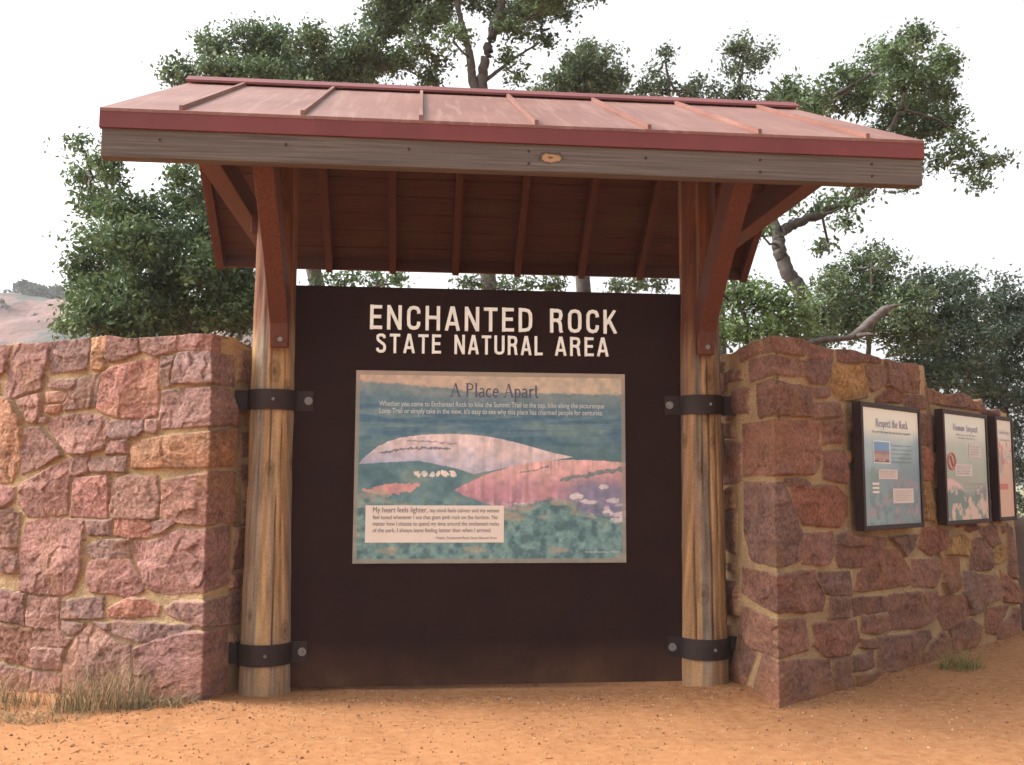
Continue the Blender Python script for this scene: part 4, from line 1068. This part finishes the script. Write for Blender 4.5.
def tree(name, label, cat, group, base, limbs, clusters, seed, leaf=.05, dens=1., tone=(.052, .075, .030), mat='bark', twig=.009, sub=.165):
    t = thing(name, label, cat, base, group)
    v, col, twigs = leaves(clusters, seed, leaf, dens, tone, sub)
    rng = np.random.default_rng(seed+1)
    mb = MB(); nodes = []
    for pts, r0, r1 in limbs:
        pts = np.asarray(pts, float)
        # smooth and roughen the limb
        n = len(pts); tt = np.linspace(0, n-1, max(12, n*9)); sm = np.stack([np.interp(tt, np.arange(n), pts[:, k]) for k in range(3)], 1)
        for _ in range(4): sm[1:-1] = .25*sm[:-2]+.5*sm[1:-1]+.25*sm[2:]
        sm[1:-1] += rng.normal(size=(len(sm)-2, 3))*r0*.07
        rad = np.linspace(r0, r1, len(sm))*(.92+.16*vnoise(np.arange(len(sm))*.16, np.zeros(len(sm))+seed*.37, seed))
        mb.tube(sm, rad, 10); nodes.append(sm)
    nodes = np.concatenate(nodes)
    done = set()
    for c, r in clusters:
        c = np.asarray(c); i = np.argmin(np.linalg.norm(nodes-c, axis=1)+.25*np.maximum(0, nodes[:, 2]-c[2]))
        a = nodes[i]; L = np.linalg.norm(c-a)
        if L > .05:
            mid = (a+c)/2+rng.normal(size=3)*L*.10-np.array([0, 0, .06*L]); q = np.array([a, (a+mid)/2+rng.normal(size=3)*L*.04, mid, (mid+c)/2+rng.normal(size=3)*L*.04, c])
            mb.tube(q, np.linspace(min(.035, .012+.012*L), .010, 5), 6)
            nodes = np.concatenate([nodes, q[1:]])
    for c, s_ in twigs:
        if rng.random() < .55: mb.tube([c, (c+s_)/2+rng.normal(size=3)*.02, s_], [twig, twig*.7, twig*.35], 3, cap=False)
    mb.build('trunk', M[mat], t, smooth=True)
    q = np.arange(len(v)*4).reshape(-1, 4)
    link_mesh('crown', quad_mesh('crown', v.reshape(-1, 3)-ORIGIN[t], q, np.repeat(col, 4, 0)), M['leaf'], t)
    return t
def cl(lst, Y, jit, seed, k=1.):
    rng = np.random.default_rng(seed); out = []
    for x, y, r in lst:
        YY = Y+rng.uniform(-jit, jit); c = at(x, y, YY); out.append((c, k*r*(YY-CAM[1])/FPX))
    return out
def limb(lst, Y): return [at(x, y, Y if len(q) == 0 else q[0]) for x, y, *q in lst]

OAKS = 'oaks behind the kiosk'
# left oak: dense low crown over the left wall
Y = 4.2
c = cl([(80,142,10),(88,175,13),(112,170,17),(100,205,22),(125,208,22),(187,176,18),(178,205,18),(150,212,15),(100,245,26),(135,240,28),(170,238,22),(200,225,24),
        (90,300,24),(112,285,32),(150,285,36),(185,272,30),(215,270,30),(245,285,26),(100,322,28),(140,318,34),(180,312,34),(220,312,30),(250,318,24),(75,325,14),
        (205,195,16),(220,240,24),(76,268,12),(235,255,20)], Y, .7, 1)
c += cl([(318,283,9),(345,281,11),(375,283,10),(398,281,8)], Y+.6, .2, 2)
tree('oak_tree', 'dense dark oak leaning over the left wall beside the hillside', 'oak tree', OAKS, (at(205, 420, Y)[0], Y, 0),
     [([(at(205, 420, Y)[0], Y, -.1), at(208, 400, Y), at(195, 330, Y), at(170, 285, Y-.2), at(140, 240, Y), at(110, 205, Y)], .15, .03),
      (limb([(195,330),(215,280),(212,240),(195,190)], Y), .08, .02), (limb([(180,300),(130,300),(95,310)], Y), .05, .015), (limb([(205,330),(300,300),(390,284)], Y+.4), .05, .012)], c, 10, .060, 1.75, (.088, .140, .056))
# oak whose crown shows above the left half of the roof
Y = 6.2
c = cl([(168,78,9),(185,72,14),(198,88,14),(212,48,17),(222,72,20),(250,45,22),(268,38,20),(252,78,24),(282,68,24),(312,42,20),(310,78,24),(340,75,24),(356,48,22),(384,28,20),(372,66,22),(398,62,18),(378,8,14),(415,8,14),(425,80,12),(205,100,16),(300,100,20),(360,100,18)], Y, .9, 3)
bx0 = at(330, 300, Y)
tree('oak_tree', 'grey green oak whose crown tops the left half of the roof', 'oak tree', OAKS, (bx0[0], Y, 0),
     [([(bx0[0], Y, -.1), (bx0[0]-.05, Y, 1.6), (bx0[0]-.1, Y, 3.4), at(300, 130, Y), at(270, 80, Y), at(235, 62, Y)], .17, .03),
      (limb([(310,140),(345,95),(370,50),(385,15)], Y), .07, .015), (limb([(285,95),(225,95),(190,78)], Y), .05, .012), (limb([(300,120),(310,70),(312,40)], Y), .05, .014)], c, 30, .062, 1.8, (.098, .150, .070))
# tall central oak with a forked trunk
Y = 5.6
c = cl([(402,12,20),(425,22,18),(440,5,18),(455,38,12),(500,8,18),(515,30,14),(530,10,22),(545,-8,26),(470,-14,26),(430,-20,24),(560,8,14),(420,45,12),(505,55,10),(440,62,9),(545,42,10),(518,75,7),(510,-40,40),(450,-45,34),(585,-20,24),(392,-10,22)], Y, .7, 4)
c += cl([(528,284,8),(548,287,8),(560,282,9),(470,282,7),(505,287,7)], Y-.4, .2, 5)
tk = at(489, 285, Y)
tree('oak_tree', 'tall open oak with a forked trunk rising behind the middle of the roof', 'oak tree', OAKS, (tk[0], Y, 0),
     [([(tk[0]+.03, Y, -.1), (tk[0], Y, 1.5), tk, at(486, 180, Y), at(482, 100, Y), at(483, 70, Y), at(492, 35, Y), at(505, -10, Y)], .125, .05),
      (limb([(484,110),(472,80),(470,55),(462,25),(452,-20)], Y), .075, .03), (limb([(466,40),(440,18),(415,8)], Y), .035, .012),
      (limb([(492,35),(520,22),(548,8)], Y), .035, .012), (limb([(486,80),(512,60),(540,42)], Y), .03, .01)], c, 50, .060, 1.7, (.088, .134, .056))
# pale green oak right of it
Y = 7.0
c = cl([(575,92,18),(590,72,20),(560,85,14),(598,92,20),(585,52,12),(612,82,14),(575,68,14),(608,58,8),(540,98,12),(622,98,9),(558,104,14)], Y, .5, 6, 1.05)
c += cl([(640,283,9),(612,285,9),(662,284,8)], Y-.6, .2, 7)
tk = at(583, 285, Y)
tree('oak_tree', 'small pale green round oak crown just right of the forked trunk', 'oak tree', OAKS, (tk[0], Y, 0),
     [([(tk[0], Y, -.1), tk, at(584, 180, Y), at(586, 110, Y), at(588, 70, Y)], .14, .03), (limb([(586,130),(565,95)], Y), .05, .015), (limb([(584,180),(620,240),(645,280)], Y), .04, .012)], c, 60, .060, 2.0, (.115, .160, .082))
# thin sprigs above the right half of the roof
Y = 6.6
c = cl([(646,90,9),(655,72,7),(668,52,7),(664,90,11),(690,92,10),(697,80,7),(716,92,8),(735,70,9),(745,46,11),(752,62,10),(742,92,13),(765,50,6),(730,50,6),(640,100,10),(775,98,12),(690,102,12),(718,104,10)], Y, .5, 8)
tk = at(720, 300, Y)
tree('oak_tree', 'thin sprigs of a sparse oak above the right half of the roof', 'oak tree', OAKS, (tk[0], Y, 0),
     [([(tk[0], Y, -.1), tk, at(722, 200, Y), at(730, 120, Y), at(740, 80, Y), at(746, 45, Y)], .09, .012), (limb([(726,150),(690,110),(668,80),(664,50)], Y), .035, .010), (limb([(700,118),(655,100),(645,85)], Y), .02, .008)], c, 70, .060, 1.7, (.095, .136, .074))
# crooked oak on the right
Y = 4.6
c = cl([(795,95,20),(815,108,18),(845,75,14),(832,100,18),(855,100,20),(880,58,20),(870,80,20),(913,38,17),(900,60,18),(945,58,18),(930,75,18),(902,82,22),(945,88,16),(898,112,20),(925,105,20),(933,128,18),(960,146,15),(950,118,14),(985,162,9),(1002,160,6),(980,182,5),(912,132,14),(880,132,14),(965,172,8),
        (850,150,14),(905,160,13),(935,160,10),(870,190,10),(902,184,6),(848,205,8),(830,198,9),(815,210,8),(785,185,8),(772,170,9),(800,178,8),(762,232,7),(843,222,6),(825,250,6),(858,178,9),(790,205,6),(880,170,9)], Y, .6, 9, .95)
tk = at(812, 345, Y)
tree('oak_tree', 'crooked oak with a bent grey trunk and reaching limbs right of the roof', 'oak tree', OAKS, (tk[0]+.1, Y, 0),
     [([(tk[0]+.15, Y, -.1), (tk[0]+.1, Y, 1.2), at(815, 350, Y), at(810, 320, Y), at(803, 295, Y), at(786, 270, Y), at(777, 245, Y), at(782, 230, Y), at(798, 222, Y), at(830, 210, Y), at(858, 195, Y), at(884, 180, Y), at(915, 150, Y)], .14, .022),
      (limb([(778,240),(772,215),(772,190),(790,150),(815,115),(850,90)], Y), .07, .02), (limb([(850,200),(880,150),(900,110),(915,60),(915,38)], Y), .04, .012),
      (limb([(905,110),(940,120),(975,150),(1002,160)], Y), .022, .007), (limb([(835,95),(870,75),(890,55)], Y), .03, .01)], c, 80, .060, 1.8, (.088, .138, .056))
# evergreen shrubs behind the right wall
SH = 'evergreen shrubs behind the right wall'
for (lst, Y, lab, seed, tone, bx_) in (
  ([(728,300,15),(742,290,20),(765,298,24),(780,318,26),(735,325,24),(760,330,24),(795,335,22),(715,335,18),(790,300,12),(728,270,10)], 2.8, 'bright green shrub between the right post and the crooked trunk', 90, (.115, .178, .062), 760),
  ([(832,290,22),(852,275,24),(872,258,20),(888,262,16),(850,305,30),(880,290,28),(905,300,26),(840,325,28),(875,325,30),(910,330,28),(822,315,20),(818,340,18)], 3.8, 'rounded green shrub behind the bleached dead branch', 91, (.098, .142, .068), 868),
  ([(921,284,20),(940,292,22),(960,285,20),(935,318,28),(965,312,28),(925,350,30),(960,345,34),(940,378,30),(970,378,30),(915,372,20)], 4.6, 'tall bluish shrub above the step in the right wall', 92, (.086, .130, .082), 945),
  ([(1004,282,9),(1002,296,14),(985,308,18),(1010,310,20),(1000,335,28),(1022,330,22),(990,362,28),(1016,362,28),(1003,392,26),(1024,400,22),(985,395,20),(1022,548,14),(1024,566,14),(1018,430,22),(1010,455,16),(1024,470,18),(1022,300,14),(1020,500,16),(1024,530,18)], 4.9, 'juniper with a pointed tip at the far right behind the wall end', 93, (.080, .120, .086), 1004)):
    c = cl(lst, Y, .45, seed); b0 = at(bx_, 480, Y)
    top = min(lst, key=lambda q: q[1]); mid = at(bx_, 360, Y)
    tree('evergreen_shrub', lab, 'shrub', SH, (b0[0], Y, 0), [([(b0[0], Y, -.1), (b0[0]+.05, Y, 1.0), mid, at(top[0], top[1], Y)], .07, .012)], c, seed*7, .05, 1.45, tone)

# bleached dead branch standing up behind the right wall
t = thing('dead_branch', 'bleached dead branch curving up behind the top of the right wall', 'dead branch', (3.6, 2.4, 0))
m = MB()
pts = np.array([(3.3, 2.5, 0), (3.25, 2.5, 1.4), (3.2, 2.5, 2.55), *[at(x, y, 2.5) for x, y in ((800,345),(822,340),(850,338),(862,331),(872,320),(884,310),(894,306),(904,304))]])
tt = np.linspace(0, len(pts)-1, 60); sm = np.stack([np.interp(tt, np.arange(len(pts)), pts[:, k]) for k in range(3)], 1)
for _ in range(3): sm[1:-1] = .25*sm[:-2]+.5*sm[1:-1]+.25*sm[2:]
rr = np.interp(tt, [0, 2, 3, 5, 6, 8, 9, 10], [.08, .07, .032, .034, .05, .045, .022, .007])*(.85+.3*vnoise(np.arange(60)*.25, np.zeros(60), 9))
m.tube(sm, rr, 10); m.build('limb', M['deadwood'], t, smooth=True)
m = MB(); m.tube([at(855, 336, 2.5), at(868, 334, 2.35), at(880, 336, 2.3)], [.03, .02, .008], 7); m.build('stub', M['deadwood'], t, smooth=True); m = MB(); m.tube([at(884, 312, 2.5), at(893, 318, 2.45)], [.02, .006], 6)
m.build('stub', M['deadwood'], t, smooth=True)

# boulder past the end of the right wall
def boulder(name, label, loc, r, seed, group=None, mat='rock'):
    n, k = 40, 24
    th, ph = np.meshgrid(np.linspace(0, 2*np.pi, n), np.linspace(-.5*np.pi, .5*np.pi, k), indexing='ij')
    d = np.stack([np.cos(th)*np.cos(ph), np.sin(th)*np.cos(ph), np.sin(ph)], -1)
    q = 1+.45*(fbm(d[..., 0]*1.7+9+d[..., 2], d[..., 1]*1.7+9, seed, 4)-.5)
    V = np.array(loc)+d*np.array(r)*q[..., None]
    o = grid_mesh(name, V, None, M[mat]); tag(o, label, 'boulder', group); return o
boulder('boulder', 'brown boulder on the ground just past the end of the right wall', (5.95, 2.75, .35), (.55, .45, .72), 600, None, 'brown_rock')

# far trees on the hillside crest: one mass of scrub
rng2 = np.random.default_rng(77); cs = []
for _ in range(1100):
    x = rng2.uniform(-190, -60); y = rng2.uniform(95, 230); z = hill_z(x, y)
    if fbm(np.array([x*.03+4.]), np.array([y*.03+4.]), 710, 3)[0] > .44: cs.append((np.array([x, y, z+.4]), rng2.uniform(.5, 1.5)))
for x0 in (31, 38, 47, 56, 61, 24): 
    for Y in (196, 206):
        p = at(x0, 296, Y); cs.append((np.array([p[0], Y, hill_z(p[0], Y)+1.5]), rng2.uniform(1.3, 2.6)))
V = []; Cc = []
for c, r in cs:
    m = int(60*r); d = rng2.normal(size=(m, 3)); d /= np.linalg.norm(d, axis=1)[:, None]; d[:, 2] = np.abs(d[:, 2])-.25
    p = c+d*r*rng2.uniform(.5, 1, (m, 1)); a = rng2.normal(size=(m, 3)); b = rng2.normal(size=(m, 3)); L = .30*r
    V.append(np.stack([p-a*L*.5, p+b*L*.4, p+a*L*.5, p-b*L*.4], 1)); Cc.append(np.array([.05, .065, .035])*rng2.uniform(.7, 1.4, (m, 1)))
V = np.concatenate(V); Cc = np.concatenate(Cc)
o = link_mesh('hillside_scrub', quad_mesh('hillside_scrub', V.reshape(-1, 3), np.arange(len(V)*4).reshape(-1, 4), np.repeat(Cc, 4, 0)), M['leaf'], None)
tag(o, 'dark scrub scattered over the far hillside', 'scrub', kind='stuff')
for i, (x, y, Y, w, h) in enumerate(((46, 327, 120, 3.6, 2.6), (10, 332, 112, 3.4, 1.8), (58, 330, 105, 1.6, 1.1))):
    p = at(x, y, Y)
    boulder('boulder', ('large rounded boulder on the far hillside beside the oak', 'low flat boulder on the far hillside at the left edge', 'small boulder on the hillside touching the oak leaves')[i], (p[0], Y, hill_z(p[0], Y)+.4*h), (w, w*.8, h), 610+i)

# ------------------------------------------------------------------ grass
def tuft(label, cx, cy, rx, ry, n, hgt, cols, seed, group, lean=.6, name='grass_tuft', wid=.0024):
    rng = np.random.default_rng(seed)
    t_loc = (cx, cy, 0); V = []; Q = []; C = []; k = 0
    for _ in range(n):
        a = rng.uniform(0, 6.28); r = math.sqrt(rng.random()); x = cx+rx*r*math.cos(a); y = cy+ry*r*math.sin(a)
        h = hgt*rng.uniform(.35, 1.1)*(1-.35*r); ln = lean*h*rng.uniform(.2, 1.5); b = rng.uniform(0, 6.28)
        dx, dy = math.cos(b)*ln, math.sin(b)*ln
        w = wid*rng.uniform(.6, 1.4); p = rng.uniform(0, 6.28); wx, wy = math.cos(p)*w, math.sin(p)*w
        z0 = float(mound(np.array([x]), np.array([y]))[0])-.01
        col = np.array(cols[rng.integers(len(cols))])*rng.uniform(.7, 1.25)
        for s_ in (0, .35, .7, 1.):
            q = s_**1.7; ww = 1-s_*.85
            X_, Y_, Z_ = x+dx*q, y+dy*q, z0+h*(s_-.28*lean*s_*s_)
            V += [(X_-wx*ww, Y_-wy*ww, Z_), (X_+wx*ww, Y_+wy*ww, Z_)]; C += [col, col]
        for j in range(3): Q.append((k+2*j, k+2*j+1, k+2*j+3, k+2*j+2))
        k += 8
    me = quad_mesh(name, np.array(V)-np.array(t_loc), np.array(Q), np.array(C))
    o = link_mesh(name, me, M['grass'], None); o.location = t_loc
    return tag(o, label, 'grass tuft', group)
STRAW = [(.34, .24, .13), (.28, .19, .10), (.22, .16, .075), (.17, .14, .065), (.40, .30, .18)]
OLIVE = [(.16, .14, .065), (.12, .115, .055), (.28, .2, .11), (.2, .155, .08)]
GREEN = [(.15, .17, .045), (.19, .19, .055), (.25, .22, .08), (.12, .15, .04)]
gp = 'dry grass along the left wall'
tuft('tallest dry grass clump in front of the left wall, straw and olive', -2.60, -.42, .34, .16, 560, .42, STRAW+OLIVE, 1, gp)
tuft('dry straw grass at the left edge of the photo below the wall', -3.42, -.28, .42, .20, 420, .32, STRAW+OLIVE, 2, gp)
tuft('low olive grass fringe by the bottom corner stone of the left wall', -2.22, -.44, .26, .10, 420, .15, OLIVE, 3, gp, 1.)
tuft('sparse straw stalks spilling onto the gravel in front of the tall dry clump', -2.95, -.66, .38, .14, 420, .12, STRAW+OLIVE, 4, gp, 1.2)
tuft('small sparse green grass tuft at the foot of the right wall', 3.86, .44, .20, .13, 260, .30, GREEN+STRAW[:2], 5, None, .9)

# ------------------------------------------------------------------ air between here and the hillside
m = bpy.data.materials.new('thin_haze'); m.use_nodes = True; nt = m.node_tree
nt.nodes.remove(nt.nodes['Principled BSDF'])
pv = nt.nodes.new('ShaderNodeVolumePrincipled'); pv.inputs['Color'].default_value = (.93, .93, .96, 1); pv.inputs['Density'].default_value = .0008
nt.links.new(pv.outputs[0], nt.nodes['Material Output'].inputs['Volume'])
hb = MB(); hb.box(-345, 345, -30, 345, -1.6, 62); tag(hb.build('haze', m), 'thin pale haze that fades the far hillside', 'haze', kind='stuff')

# ------------------------------------------------------------------ light, sky, camera
SUN_EL, SUN_AZ = math.radians(40), math.radians(-84)      # azimuth from +y (away from the camera), negative to the left
w = bpy.data.worlds.new('World'); SC.world = w; w.use_nodes = True
nt = w.node_tree; bg = nt.nodes['Background']
sky = nt.nodes.new('ShaderNodeTexSky'); sky.sky_type = 'NISHITA'; sky.sun_disc = False
sky.sun_elevation = SUN_EL; sky.sun_rotation = SUN_AZ; sky.air_density = 1.; sky.dust_density = 6.; sky.ozone_density = .6
hs = nt.nodes.new('ShaderNodeHueSaturation'); hs.inputs['Saturation'].default_value = .12
nt.links.new(sky.outputs[0], hs.inputs['Color']); nt.links.new(hs.outputs[0], bg.inputs[0]); bg.inputs[1].default_value = .15
sl = bpy.data.lights.new('sun', 'SUN'); sl.energy = 1.2; sl.angle = math.radians(14); sl.color = (1, .93, .84)
so = bpy.data.objects.new('sun', sl); COL.objects.link(so)
sd = Vector((math.sin(SUN_AZ)*math.cos(SUN_EL), math.cos(SUN_AZ)*math.cos(SUN_EL), math.sin(SUN_EL)))
so.rotation_euler = sd.to_track_quat('Z', 'Y').to_euler(); so.location = (-6, 0, 12)

cd = bpy.data.cameras.new('camera'); co = bpy.data.objects.new('camera', cd); COL.objects.link(co)
cd.sensor_fit = 'HORIZONTAL'; cd.sensor_width = 36; cd.lens = FPX/1024*36; cd.clip_end = 5000; cd.clip_start = .05
r_, u_, f_ = CB
co.matrix_world = Matrix(((r_[0], u_[0], -f_[0], CAM[0]), (r_[1], u_[1], -f_[1], CAM[1]), (r_[2], u_[2], -f_[2], CAM[2]), (0, 0, 0, 1)))
SC.camera = co
vs = SC.view_settings; vs.view_transform = 'Standard'; vs.look = 'None'; vs.gamma = 1; vs.use_curve_mapping = False
vs.exposure = EXPOSURE
SC.cycles.max_bounces = 8; SC.cycles.use_denoising = True
